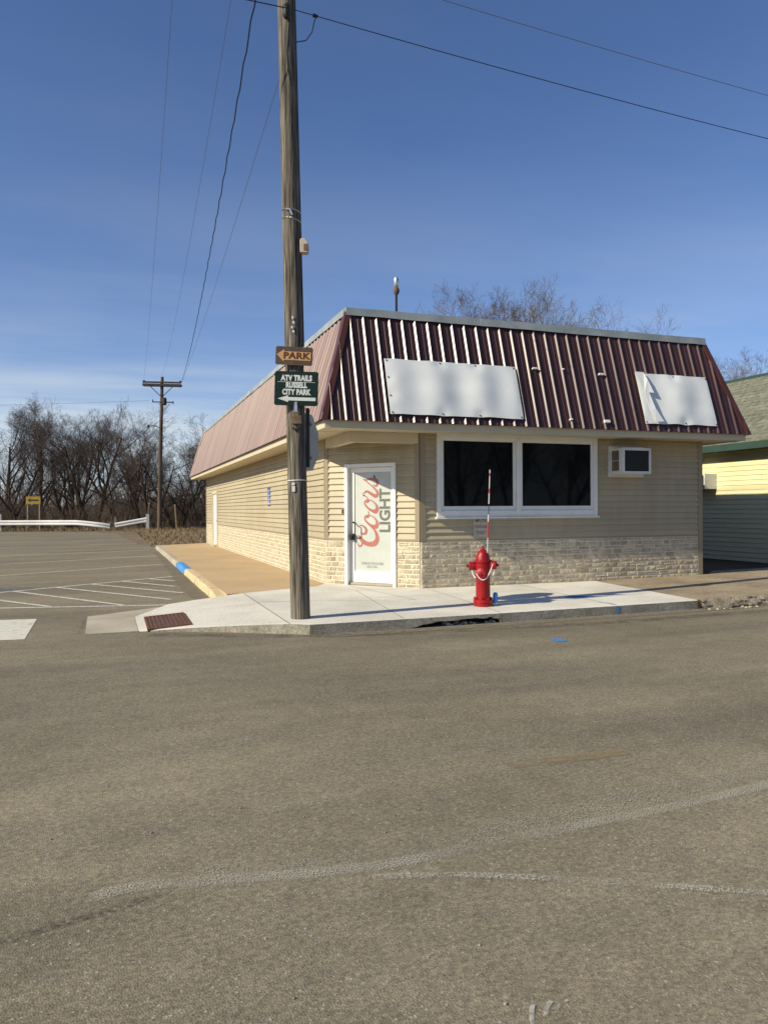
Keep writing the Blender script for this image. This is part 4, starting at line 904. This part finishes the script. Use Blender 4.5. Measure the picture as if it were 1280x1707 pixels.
sg = sign_plate('trail_sign', 'dark green sign reading ATV TRAILS RUSSELL CITY PARK with white arrow', TG, .535, .42, M['sign_green'], pp(2.64)-VIEW*.15, .025, .005)
for body, y, xs, w_ in (('ATV TRAILS', .125, .80, .46),('RUSSELL', .040, .78, .34),('CITY PARK', -.046, .78, .42)):
    text_mb(body, .092, TG @ Matrix.Translation((-.0, y, .0060)), xs=xs*.93, off=.0052, space=1.06).build('lettering', M['sign_white'], sg)
MB().box(-.23,.23,.077,.081,.0055,.0068,TG).build('underline', M['sign_white'], sg)
MB().prism([(-.225,-.127),(-.095,-.085),(-.095,-.107),(.24,-.107),(.24,-.148),(-.095,-.148),(-.095,-.168)], .0055, .0068, 'z', TG).build('arrow', M['sign_white'], sg)
MB().box(-.016,.016,-.20,-.165,.0055,.016,TG).box(-.02,.02,-.285,-.20,.0,.013,TG).build('bracket', M['steel'], sg)
MB().box(-.05,.05,-.2,.2,-.04,-.001,TG).build('backing_board', M['rust_box'], sg)
MB().box(-.05,.05,-.10,.10,-.04,-.001,TP).build('backing_board', M['rust_box'], [o for o in col.objects if o.name == 'park_sign'][0])
# octagonal road sign turned almost edge-on behind the pole
oc_n = (RGT*math.cos(R_(16))-VIEW*math.sin(R_(16))).normalized(); oc_t = Vector((0,0,1)).cross(oc_n).normalized()
OC = pp(2.245)+RGT*.095+VIEW*.50
TO = frame(OC, oc_t, (0,0,1), oc_n)
oc = thing('octagonal_sign', 'grey back of an octagonal road sign turned edge-on behind the pole', 'sign', tuple(OC-Vector((0,0,.37))))
oct_ = [(.37*math.cos(R_(22.5+45*k))/math.cos(R_(22.5))*1.0, .37*math.sin(R_(22.5+45*k))/math.cos(R_(22.5))) for k in range(8)]
MB().prism(oct_, .0, .004, 'z', TO).build('plate', M['sign_back'], oc)
MB().prism([(x*.99, y*.99) for x, y in oct_], -.0025, -.0008, 'z', TO).build('face', M['sign_red'], oc)
TC_ = frame(pp(2.245)+RGT*.118+VIEW*.03, RGT, VIEW, (0,0,1))
MB().box(0,.045,-.03,.03,-.36,.38,TC_).build('mounting_channel', M['dark'], oc)
MB().box(.0,.03,.03,.42,.2,.24,TC_).build('mounting_arm', M['dark'], oc); MB().box(.0,.03,.03,.42,-.24,-.2,TC_).build('mounting_arm', M['dark'], oc)

# ------------------------------------------------------------------ far pole
FP = Vector((-.36,48.2,ZS))
fp = thing('utility_pole', 'distant brown utility pole with a double crossarm beside the guardrail', 'pole', tuple(FP))
MB().tube([FP, FP+Vector((.12,0,6)), FP+Vector((.28,0,11.65))], [.17,.15,.115], 12).build('shaft', M['wood_far'], fp, smooth=True)
AT = frame(FP+Vector((.27,-.12,11.0)), Vector((.944,-.33,-.025)).normalized(), Vector((.33,.944,0)), (0,0,1))
for dy_ in (-.13, .17): MB().box(-1.45, 1.45, dy_-.05, dy_+.05, -.09+.0, .09, AT).build('crossarm', M['arm_wood'], fp)
MB().box(-1.45,1.45,-.165,-.06,.14,.26,AT).build('crossarm', M['arm_wood'], fp)
for sx in (-1, 1): MB().tube([AT @ Vector((sx*.9,-.2,-.08)), AT @ Vector((sx*.1,-.16,-.85))], .03, 5).build('brace', M['arm_wood'], fp)
for sx in (-1.38, 1.38): MB().lathe([(.05,0),(.09,.08),(.06,.16)], AT @ Vector((sx,0,.2)), (0,0,1), 8).build('insulator', M['arm_wood'], fp)
MB().box(-.75, .85, -.05, .05, -1.32, -1.25, AT).box(-.76,-.71,-.05,.05,-1.3,-1.1,AT).box(.8,.85,-.05,.05,-1.42,-1.2,AT).build('lower_arm', M['arm_wood'], fp)
MB().lathe([(.1,-.3),(.17,-.22),(.17,.2),(.1,.28)], AT @ Vector((.22,-.22,-1.25)), (0,0,1), 10).build('transformer', M['arm_wood'], fp, smooth=True)
MB().tube([AT @ Vector((0,-.1,-3.4)), AT @ Vector((-.4,-.3,-3.15)), AT @ Vector((-.7,-.5,-3.15))], .03, 5).build('lamp_bracket', M['arm_wood'], fp)
MB().lathe([(.05,0),(.13,.06),(.12,.16),(.04,.2)], AT @ Vector((-.8,-.55,-3.22)), (-.9,-.3,.1), 8).build('lamp_head', M['arm_wood'], fp)

# ------------------------------------------------------------------ overhead wires
def wire(label, a, b, sag, r, mat, n=34, wob=0):
    a, b = Vector(a), Vector(b); pts = []
    for i in range(n+1):
        t = i/n; p = a+(b-a)*t; p.z -= 4*sag*t*(1-t)
        if wob: p += Vector((math.sin(i*2.1)*wob, 0, math.cos(i*1.7)*wob))
        pts.append(p)
    o = MB().tube([p-a for p in pts], r, 5).build('overhead_wire', M[mat], origin=(0,0,0)); o.location = a
    tag(o, label, 'wire', 'overhead wires'); return o
wire('leftmost thin wire running from overhead down to the distant pole', (-2.75,-2.96,10.95), (-1.43,48.1,11.25), .9, .0045, 'wire_thin')
wire('thin wire ending at the top of the distant pole', (-1.70,-2.8,11.28), (-.09,48.15,11.62), .95, .0045, 'wire_thin')
wire('thick black twisted cable sweeping down to the distant pole crossarm', (-1.52,-2.8,10.5), (1.27,47.5,11.05), .95, .014, 'wire', 120, .012)
wire('faint wire leaving the near pole just behind the twisted cable', (-1.52,-2.72,7.35), (1.1,47.5,10.55), .35, .0042, 'wire_thin')
wire('lower black wire crossing the sky from the near pole to the right', (-1.60,-2.97,7.42), (34,-2.9,8.0), .75, .0056, 'wire')
wire('upper thin wire crossing the top right corner of the sky', (-1.62,-2.95,8.12), (34,-2.9,8.6), .75, .0045, 'wire_thin')
wire('short black wire leaving the near pole to the left at the picture top', (-1.68,-2.97,7.42), (-38,-2.9,9.0), .5, .0068, 'wire')
wire('faint distant wire running left from the lower arm of the distant pole', (-1.05,48.5,9.72), (-60,66,10.6), .9, .009, 'wire_thin')
cl_ = MB().tube([Vector((-1.32,-2.96,7.37)), Vector((-1.35,-2.93,7.22)), Vector((-1.42,-2.90,7.12)), Vector((-1.555,-2.85,7.10))], .007, 5)
cl_.tube([Vector((-1.35,-2.97,7.405)), Vector((-1.29,-2.97,7.395))], .022, 6)
o = cl_.build('jumper_wire', M['wire'], origin=(-1.4,-2.93,7.1)); tag(o, 'short curled jumper wire beside the top of the near pole', 'wire')

# ------------------------------------------------------------------ fire hydrant
HP = Vector((1.16,-2.51,0)); hy = thing('fire_hydrant', 'bright red fire hydrant with a pale chain on the sidewalk', 'hydrant', tuple(HP))
def hl(prof, c, ax, seg=24): return MB().lathe(prof, HP+Vector(c), ax, seg)
hl([(.125,0),(.135,.005),(.135,.03),(.128,.035),(.128,.05),(.136,.055),(.136,.09),(.125,.10),(.100,.105)], (0,0,0), (0,0,1)).build('flange', M['hydrant'], hy, smooth=True)
for k in range(8): MB().lathe([(.016,0),(.016,.018),(.009,.02),(.009,.03)], HP+Vector((.117*math.cos(k*.785+.2), .117*math.sin(k*.785+.2), .099)), (0,0,1), 6).build('bolt', M['hydrant'], hy)
hl([(.100,.10),(.099,.42),(.104,.43),(.104,.60),(.118,.605),(.120,.63),(.118,.645),(.098,.65)], (0,0,0), (0,0,1)).build('barrel', M['hydrant'], hy, smooth=True)
hl([(.100,.646),(.094,.69),(.078,.735),(.055,.77),(.030,.788),(.020,.79)], (0,0,0), (0,0,1)).build('bonnet', M['hydrant'], hy, smooth=True)
hl([(.022,.785),(.024,.80),(.018,.802),(.016,.835),(.012,.838)], (0,0,0), (0,0,1), 5).build('operating_nut', M['hydrant'], hy)
d1 = (RGT*.95-VIEW*.31).normalized(); d0 = (-RGT*.985+VIEW*.17).normalized(); dp = (-VIEW*.93-RGT*.36).normalized()
for dd, zc_ in ((d0,.555),(d1,.575)):
    nz_ = hl([(.055,.06),(.055,.115),(.066,.118),(.066,.135),(.060,.138),(.062,.165),(.060,.185),(.030,.19),(.022,.192),(.020,.225),(.015,.227)], (0,0,zc_), dd, 18).build('hose_nozzle', M['hydrant'], hy, smooth=True)
pz_ = hl([(.070,.05),(.070,.095),(.080,.098),(.080,.108),(.074,.110),(.070,.124),(.050,.132),(.022,.134),(.019,.150),(.014,.151)], (0,0,.45), dp, 20).build('pumper_nozzle', M['hydrant'], hy, smooth=True)
def chain(p, q, drop, n=22):
    p, q = Vector(p), Vector(q); mb = MB()
    for i in range(n):
        t = i/(n-1); c = p+(q-p)*t-Vector((0,0,4*drop*t*(1-t))); t2 = min(1,t+.03); c2 = p+(q-p)*t2-Vector((0,0,4*drop*t2*(1-t2))); ax = (c2-c)
        if ax.length < 1e-5: ax = Vector((1,0,.3))
        mb.lathe([(.004,-.011),(.0085,-.006),(.0085,.006),(.004,.011)], c, ax, 6)
    return mb
chain(HP+Vector((0,0,.575))+d1*.125-VIEW*.07, HP+Vector((0,0,.455))-RGT*.10-VIEW*.125, .135, 26).build('chain', M['chain'], hy)
chain(HP+Vector((0,0,.51))+d0*.16-VIEW*.03, HP+Vector((0,0,.40))+d0*.11-VIEW*.05, .02, 8).build('chain', M['chain'], hy)
chain(HP+Vector((0,0,.52))+d1*.17, HP+Vector((0,0,.42))+d1*.115, .03, 8).build('chain', M['chain'], hy)
# marker whip standing on the hydrant
wb = HP+RGT*.055-VIEW*.04+Vector((0,0,.655)); mkr = thing('marker_rod', 'thin red and white marker rod rising from the hydrant', 'marker', tuple(wb))
wt = wb+RGT*.045+Vector((0,0,1.24)); seq = [(0,.24,.006,'rod_white'),(.24,.36,.010,'rod_red'),(.36,.42,.007,'rod_red'),(.42,.50,.008,'rod_white'),(.50,.62,.005,'wire'),(.62,.74,.007,'rod_white'),(.74,.79,.009,'rod_red'),(.79,.93,.006,'rod_white'),(.93,.965,.008,'rod_red'),(.965,1.0,.007,'rod_white')]
for a, b, r_, mt in seq: MB().tube([wb+(wt-wb)*a, wb+(wt-wb)*b], r_, 6).build('section', M[mt], mkr)
MB().lathe([(.018,0),(.018,.02),(.008,.03)], wb, (0,0,1), 8).build('base_clamp', M['steel'], mkr)
# blue valve stub
bs = HP+RGT*.175+VIEW*.02; bs.z = 0
bst = thing('valve_marker', 'small bright blue capped stub standing beside the hydrant', 'marker', tuple(bs))
MB().lathe([(.014,0),(.014,.05)], bs, (0,0,1), 8).build('stem', M['rod_white'], bst)
MB().lathe([(.030,.045),(.034,.05),(.034,.16),(.028,.18),(.012,.186)], bs, (0,0,1), 10).build('cap', M['blue_plastic'], bst, smooth=True)
MB().tube([bs-RGT*.07+Vector((0,0,.042)), bs+RGT*.045+Vector((0,0,.042))], .007, 5).build('cross_bar', M['rod_white'], bst)

# ------------------------------------------------------------------ neighbour with the green roof
NX0, NX1, NY0, NY1, NZ = 12.0, 18.2, 1.2, 16.0, 2.98
nbd = thing('cream_building', 'cream sided neighbouring building with green trim and olive shingle roof', 'building', (NX0,NY0,-.12))
nw = MB().prism([(NX0+.03,NY0+.03),(NX1,NY0+.03),(NX1,NY1),(NX0+.03,NY1)], -.16, NZ).build('wall', M['cream_siding'], nbd)
MB().prism([(NX0+.03,NZ),(NX1,NZ),((NX0+NX1)/2,NZ+2.2)], NY0+.03, NY0+.1, 'y').build('gable', M['cream_siding'], nbd)
NT = frame((NX0, NY1, 0), (0,-1,0), (1,0,0), (0,0,1))
siding(NT, 0, NY1-NY0, -.09, NZ, [], nw, 'cream_siding', .127, .018)
NF = frame((NX0, NY0, 0), (1,0,0), (0,1,0), (0,0,1))
siding(NF, .02, NX1-NX0, -.09, NZ, [], nw, 'cream_siding', .127, .018)
RX = (NX0+NX1)/2; EX = NX0-.42; EZ = NZ+.03; RZ = 5.42
sd_ = Vector((RX-EX, 0, RZ-EZ)); rl = sd_.length; sd_.normalize(); rn = Vector((-sd_.z, 0, sd_.x))
NRT = frame((EX, NY0-.35, EZ), (0,1,0), sd_, rn)
deck = MB().box(0, NY1-NY0+.7, 0, rl, -.05, -.004, NRT).build('roof', M['roofing'], nbd)
nc = 22
for i in range(nc):
    s0_, s1_ = rl*i/nc, rl*(i+1)/nc
    pr = [(s0_-.01, .016), (s1_+.02, .006), (s1_+.02, -.003), (s0_-.01, -.003)]
    MB().add([NRT @ Vector((x, a, b)) for x in (0, NY1-NY0+.7) for a, b in pr], [(0,1,2,3),(7,6,5,4),(0,4,5,1),(1,5,6,2),(2,6,7,3),(3,7,4,0)]).build('shingle_course', M['shingle'], deck)
MB().box(-.02, NY1-NY0+.72, rl-.16, rl+.02, .008, .03, NRT).build('ridge_cap', M['green_trim'], nbd)
MB().box(-.03, -.001, -.02, rl, -.13, .03, NRT).build('rake_trim', M['green_trim'], nbd)
MB().add([(RX, NY0-.35, RZ-.05),(NX1+.42, NY0-.35, EZ-.05),(NX1+.42, NY1+.35, EZ-.05),(RX, NY1+.35, RZ-.05)], [(0,1,2,3)]).build('roof', M['shingle'], nbd)
MB().box(EX-.03, EX-.001, NY0-.37, NY1+.37, EZ-.16, EZ+.015).build('fascia', M['green_trim'], nbd)
MB().box(EX, NX0-.03, NY0-.33, NY1+.33, EZ-.15, EZ-.135).build('soffit', M['green_trim'], nbd)
air_conditioner('grey white air conditioner on the sunlit cream wall next door', frame((NX0,5.22,1.86), (0,-1,0), (1,0,0), (0,0,1)), .60, .42, .42, False, (NX0-.2,4.9,1.86))
# yard between the two buildings, its shade put into the near-black soil colour
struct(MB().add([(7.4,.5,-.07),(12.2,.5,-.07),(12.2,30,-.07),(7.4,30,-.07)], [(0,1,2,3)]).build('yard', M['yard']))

# ------------------------------------------------------------------ guardrail, arrow sign, stakes
gr = thing('guardrail', 'long pale steel guardrail at the far edge of the parking lot', 'guardrail', (-8,48.4,ZS))
path = [(-26,54.6),(-20,52.6),(-15.5,51.2),(-12,50.1),(-8.6,48.6),(-6.2,47.2),(-4.8,46.6),(-3.9,46.5)]
prof = [(0,.30),(.07,.36),(.07,.42),(0,.47),(0,.51),(.07,.56),(.07,.62),(0,.68)]
rl_ = MB(); pts = arc(path, 42)
for i, (x, y) in enumerate(pts):
    p2 = Vector(pts[min(i+1,len(pts)-1)]); p1 = Vector(pts[max(i-1,0)]); t = (p2-p1).normalized(); nn = Vector((t.y,-t.x)); drop = -.30*max(0,(i-30)/12)
    for d_, z_ in prof: rl_.v.append((x+nn.x*d_, y+nn.y*d_, ZS+z_+drop+.12))
for i in range(len(pts)-1):
    for j in range(7): rl_.f.append((i*8+j, (i+1)*8+j, (i+1)*8+j+1, i*8+j+1))
rl_.build('rail', M['rail'], gr)
for i in range(2, len(pts), 5):
    x, y = pts[i]; h_ = .86 if i < 30 else .62
    MB().box(x-.07, x+.07, y+.02, y+.18, ZS-.03, ZS+h_).build('post', M['post_wood'], gr)
MB().box(-11.6,-11.42,50.05,50.2,ZS,ZS+1.25).build('post', M['rod_white'], gr)
ge = thing('guardrail', 'short bent guardrail stub with a white end post near the distant pole', 'guardrail', (-2,48.2,ZS))
TE = frame((-3.5,48.6,ZS+.12), Vector((2.3,-.35,.42)).normalized(), Vector((.15,.98,0)), Vector((-.17,0,.98)))
e_ = MB()
for x in (0, 2.35):
    for d_, z_ in prof: e_.v.append(tuple(TE @ Vector((x, -d_, z_-.25))))
e_.f += [(j, 8+j, 9+j, j+1) for j in range(7)]; e_.build('rail', M['rail'], ge)
MB().box(-1.32,-1.1,48.1,48.3,ZS-.02,ZS+1.2).build('post', M['rod_white'], ge)
MB().box(-3.6,-3.45,48.7,48.85,ZS-.02,ZS+1.0).build('post', M['post_wood'], ge)
yp = thing('arrow_sign', 'yellow sign with a black arrow pointing left among the trees', 'sign', (-9.35,51.0,ZS))
TY = frame((-9.35,51.0,2.16), Vector((.944,-.33,0)), (0,0,1), Vector((-.33,-.944,0)))
MB().box(-.55,.55,-.29,.29,0,.02,TY).build('plate', M['sign_yellow'], yp)
MB().prism([(-.42,0),(-.2,.14),(-.2,.055),(.42,.055),(.42,-.055),(-.2,-.055),(-.2,-.14)], .022, .03, 'z', TY).build('arrow', M['dark'], yp)
for sx in (-.45, .45): MB().box(sx-.04,sx+.04,-2.3,.25,-.1,-.005,TY).build('post', M['post_wood'], yp)
for lab, (x, y), h_, ln, mt in [('pale leaning stake just left of the distant pole', (-1.3,48.6), 2.0, .22, 'post_wood'), ('yellowish stake standing right of the distant pole', (.86,47.6), 1.85, -.12, 'stake')]:
    b = Vector((x, y, ZS)); s_ = thing('stake', lab, 'stake', tuple(b))
    MB().prism([(-.045,-.03),(.045,-.03),(.045,.03),(-.045,.03)], 0, h_, 'z', Matrix.Translation(b) @ Matrix.Rotation(ln/h_, 4, 'Y')).build('shaft', M[mt], s_)
    MB().prism([(-.045,-.03),(.045,-.03),(.045,.03),(-.045,.03)], h_+.001, h_+.06, 'z', Matrix.Translation(b) @ Matrix.Rotation(ln/h_, 4, 'Y')).build('tip', M['rod_white'], s_)

# ------------------------------------------------------------------ bare trees
def grow(seed, height, spread, stems, dens, base_r, droop=0.0, levels=5, fork=.22):
    """returns (trunk MB, crown MB) in local space: limbs arch outwards, twigs fill the crown"""
    r = random.Random(seed); tr, cr_ = MB(), MB()
    def limb(p, d, L, rad, lev):
        segs_ = (7, 6, 5, 4, 3, 2)[lev]; pts_ = [p.copy()]; rads = [rad]; dd = d.normalized(); step = L/segs_
        wig = (.06, .11, .14, .18, .24, .28)[lev]
        for i in range(segs_):
            dd = (dd+Vector((r.gauss(0,wig), r.gauss(0,wig), r.gauss(0,wig*.7)+(.06 if lev < 3 else .045)-droop*(lev > 2)))).normalized()
            pts_.append(pts_[-1]+dd*step); rads.append(rad*(1-(i+1)/segs_*.72))
        (tr if lev <= 1 else cr_).tube(pts_, rads, (8, 6, 4, 3, 3, 3)[lev], lev == 0)
        if lev >= levels: return
        nch = dens[lev]
        for k in range(nch):
            t = fork+(1-fork)*(k+r.random())/nch; i = min(int(t*segs_), segs_-1); f_ = t*segs_-i
            q = pts_[i].lerp(pts_[i+1], f_); td = (pts_[i+1]-pts_[i]).normalized()
            an = r.uniform(0, 2*math.pi); side = td.orthogonal().normalized(); side = side*math.cos(an)+td.cross(side)*math.sin(an)
            ang = r.uniform(.45, 1.0)*(spread if lev == 0 else 1.0)
            nd = td*math.cos(ang)+side*math.sin(ang); nd.z += .12
            limb(q, nd, L*r.uniform(.46,.72)*(1.15-t*.45), max(rads[i]*r.uniform(.42,.62), .0062), lev+1)
    for s_ in range(stems):
        a = 2*math.pi*s_/stems+r.uniform(-.5,.5); lean = 0.05 if stems == 1 else r.uniform(.22,.5)*spread
        limb(Vector((math.cos(a)*.12*(stems > 1), math.sin(a)*.12*(stems > 1), -.3)), Vector((math.cos(a)*lean, math.sin(a)*lean, 1)), height*r.uniform(.62,.74), base_r*(1 if stems == 1 else r.uniform(.6,.85)), 0)
    return tr, cr_
def tree_mesh(nm, g, mb_, mt_):
    out = []
    for mb, mt, k in ((g[0], mb_, 'trunk'), (g[1], mt_, 'crown')):
        me = bpy.data.meshes.new(k); me.from_pydata(mb.v, [], mb.f); me.materials.append(mt); me.update(); out.append(me)
    return out
def plant_tree(meshes, label, loc, rot, s, group, cat='tree', name='bare_tree'):
    t = bpy.data.objects.new(name, None); col.objects.link(t); t.location = loc; t.rotation_euler = (0,0,rot); t.scale = s if isinstance(s, tuple) else (s, s, s)
    tag(t, label, cat, group)
    for me, k in zip(meshes, ('trunk', 'crown')):
        o = bpy.data.objects.new(k, me); col.objects.link(o); o.parent = t
    return t
dark = [tree_mesh('d', grow(s, 11.5, sp, st_, dn, br), M['bark'], M['twig']) for s, sp, st_, dn, br in
        [(1, 1.05, 1, (9,7,6,5,3), .28), (2, 1.15, 3, (6,6,5,5,3), .27), (3, 1.0, 2, (7,6,6,5,3), .27), (4, 1.3, 4, (5,5,5,5,3), .25)]]
pale = [tree_mesh('p', grow(s, 14, sp, st_, dn, br), M['bark_pale'], M['twig_pale']) for s, sp, st_, dn, br in
        [(11, .8, 3, (6,6,6,5,3), .36), (12, .9, 2, (7,7,6,5,3), .38)]]
G1 = 'bare trees beyond the guardrail'
for k, x, y, rot, s, lab in [
    (0,-16.5,57.5,.4,.98,'bare dark tree at the left picture edge, right of the cropped one'),
    (2,-20.5,60.,2.4,1.05,'bare dark tree cropped by the left picture edge'),
    (1,-11.6,55.2,1.1,.86,'bare multi-stemmed tree just left of the yellow arrow sign'),
    (0,-9.4,58.5,2.9,.92,'bare tree directly behind the yellow arrow sign'),
    (3,-6.9,57.5,.2,.90,'bare spreading tree with many stems right of the arrow sign'),
    (2,-5.2,54.5,3.6,1.0,'tallest bare tree with a forked trunk above the guardrail end'),
    (1,-2.6,58.5,5.0,.90,'bare tree between the forked tree and the distant pole'),
    (3,-1.0,52.5,1.9,.84,'bare low-branching tree behind the white guardrail end post'),
    (1,1.4,53.0,.9,.82,'bare multi-stemmed tree right behind the distant pole'),
    (3,2.9,51.0,4.2,.74,'bare leaning tree against the far end of the building'),
    (0,-13.5,68,1.7,1.0,'bare tree standing farther back left of the arrow sign'),
    (2,-7.4,70,5.5,1.0,'bare tree standing farther back right of the arrow sign'),
    (0,-1.2,68,4.0,.92,'bare tree standing farther back behind the distant pole'),
    (2,5.2,62,2.2,.85,'bare tree farther back just clear of the building corner')]:
    plant_tree(dark[k], lab, (x, y, -.45), rot, s, G1)
G2 = 'bare trees behind the roof'
for k, x, y, rot, s, lab in [
    (0,16.2,29.2,.9,1.06,'pale bare tree with slim upright limbs, leftmost above the brown roof'),
    (1,18.6,26.6,2.6,1.08,'pale bare tree with thick dark limbs, tallest above the brown roof'),
    (0,22.8,27.2,3.0,1.02,'pale bare tree, third from left above the brown roof'),
    (1,34.,36.5,.8,1.12,'thin pale treetop just showing over the roof right end'),
    (1,34.5,27.2,4.4,.86,'pale tree crown rising just behind the green roof ridge left end'),
    (0,38.5,27.8,1.2,.84,'pale tree crown above the green roof ridge at the right picture edge')]:
    plant_tree(pale[k], lab, (x, y, -.4), rot, s, G2)
for i, (k, x, y, rot, s) in enumerate([(1,8,-47,.5,1.),(0,17,-50,1.5,1.1),(3,24,-46,2.5,1.),(2,32,-52,.2,1.1),(1,40,-55,3.1,1.1)]):
    plant_tree(dark[k], 'bare tree across the street, mirrored dark in the window panes', (x, y, -.3), rot, s, 'trees mirrored in the front window')

# brush under the trees, dead grass, the far wood
rs = random.Random(77); br = MB()
def stick(mb, p, d, L, r0):
    q = p+d*L*.5+Vector((rs.gauss(0,.06), rs.gauss(0,.06), 0))*L; e = q+(d+Vector((rs.gauss(0,.25), rs.gauss(0,.25), -.05)))*L*.5
    mb.tube([p, q, e], [r0, r0*.7, r0*.3], 3, False); return q, e
for _ in range(2300):
    x = rs.uniform(-26, 9); y = 50.5+max(0,-x-6)*.35+abs(rs.gauss(0, 8)); p = Vector((x, y, -.2)); L = rs.uniform(.7, 3.4)*(1.0 if rs.random() < .7 else 1.3)
    d = Vector((rs.gauss(0,.3), rs.gauss(0,.3), 1)).normalized(); q, e = stick(br, p, d, L, rs.uniform(.008,.022))
    for _k in range(3): stick(br, p.lerp(q, rs.uniform(.3,1)), (d+Vector((rs.gauss(0,.7), rs.gauss(0,.7), 0))).normalized(), L*.5, .007)
o = tag(br.build('brush', M['brush']), 'tangled brown brush under the bare trees beyond the guardrail', 'brush'); o['kind'] = 'stuff'
gs = MB()
for _ in range(16000):
    u_ = rs.random()
    if u_ < .62: x = rs.uniform(-3.0, 8); y = rs.uniform(19.6, 50)
    else: x = rs.uniform(-26, -2); y = 49.5+max(0,-x-6)*.33+rs.uniform(-1.2, 3.)
    if y < 43 and x < -2.2: continue
    if x > -.2 and y < LL+.2: continue
    h_ = rs.uniform(.04, .16)*(1.8 if y > 46 else 1); a = rs.uniform(0, 6.28); w = .02
    dx_, dy_ = math.cos(a)*w, math.sin(a)*w; lx, ly = rs.gauss(0,.08), rs.gauss(0,.08)
    gs.add([(x-dx_,y-dy_,ZS-.03),(x+dx_,y+dy_,ZS-.03),(x+lx,y+ly,ZS+h_)], [(0,1,2)])
o = tag(gs.build('dead_grass', M['grass']), 'short dead brown grass beside the parking lot', 'grass'); o['kind'] = 'stuff'
hl_ = MB(); nh = 60
for i in range(nh+1):
    x = -140+i*5; h0 = 3.2+1.6*noise.noise((x*.03,0,0))+1.3*noise.noise((x*.13,1,0))+.9*noise.noise((x*.5,3,0))
    hl_.v += [(x, 105, -.4), (x, 118, h0*.6+.6*noise.noise((x*.4,5,0))), (x, 135, h0), (x, 170, h0*.8)]
for i in range(nh):
    for j in range(3): hl_.f.append((i*4+j, (i+1)*4+j, (i+1)*4+j+1, i*4+j+1))
struct(hl_.build('far_hill', M['woodland']))
fw = MB()
for _ in range(3200):
    x = rs.uniform(-110, 70); y = rs.uniform(98, 132); h0 = rs.uniform(1.5, 6.5); p = Vector((x, y, max(-.3, (y-105)*.08)))
    d = Vector((rs.gauss(0,.12), rs.gauss(0,.12), 1)).normalized(); q, e = stick(fw, p, d, h0, .05)
    for _k in range(4): stick(fw, p.lerp(q, rs.uniform(.4,1)), (d+Vector((rs.gauss(0,.6), rs.gauss(0,.3), .1))).normalized(), h0*.5, .03)
o = tag(fw.build('far_wood', M['twig']), 'far grey-brown wood seen through the bare trunks', 'wood'); o['kind'] = 'stuff'

for ob in bpy.data.objects:
    if '_o' in ob: del ob['_o']
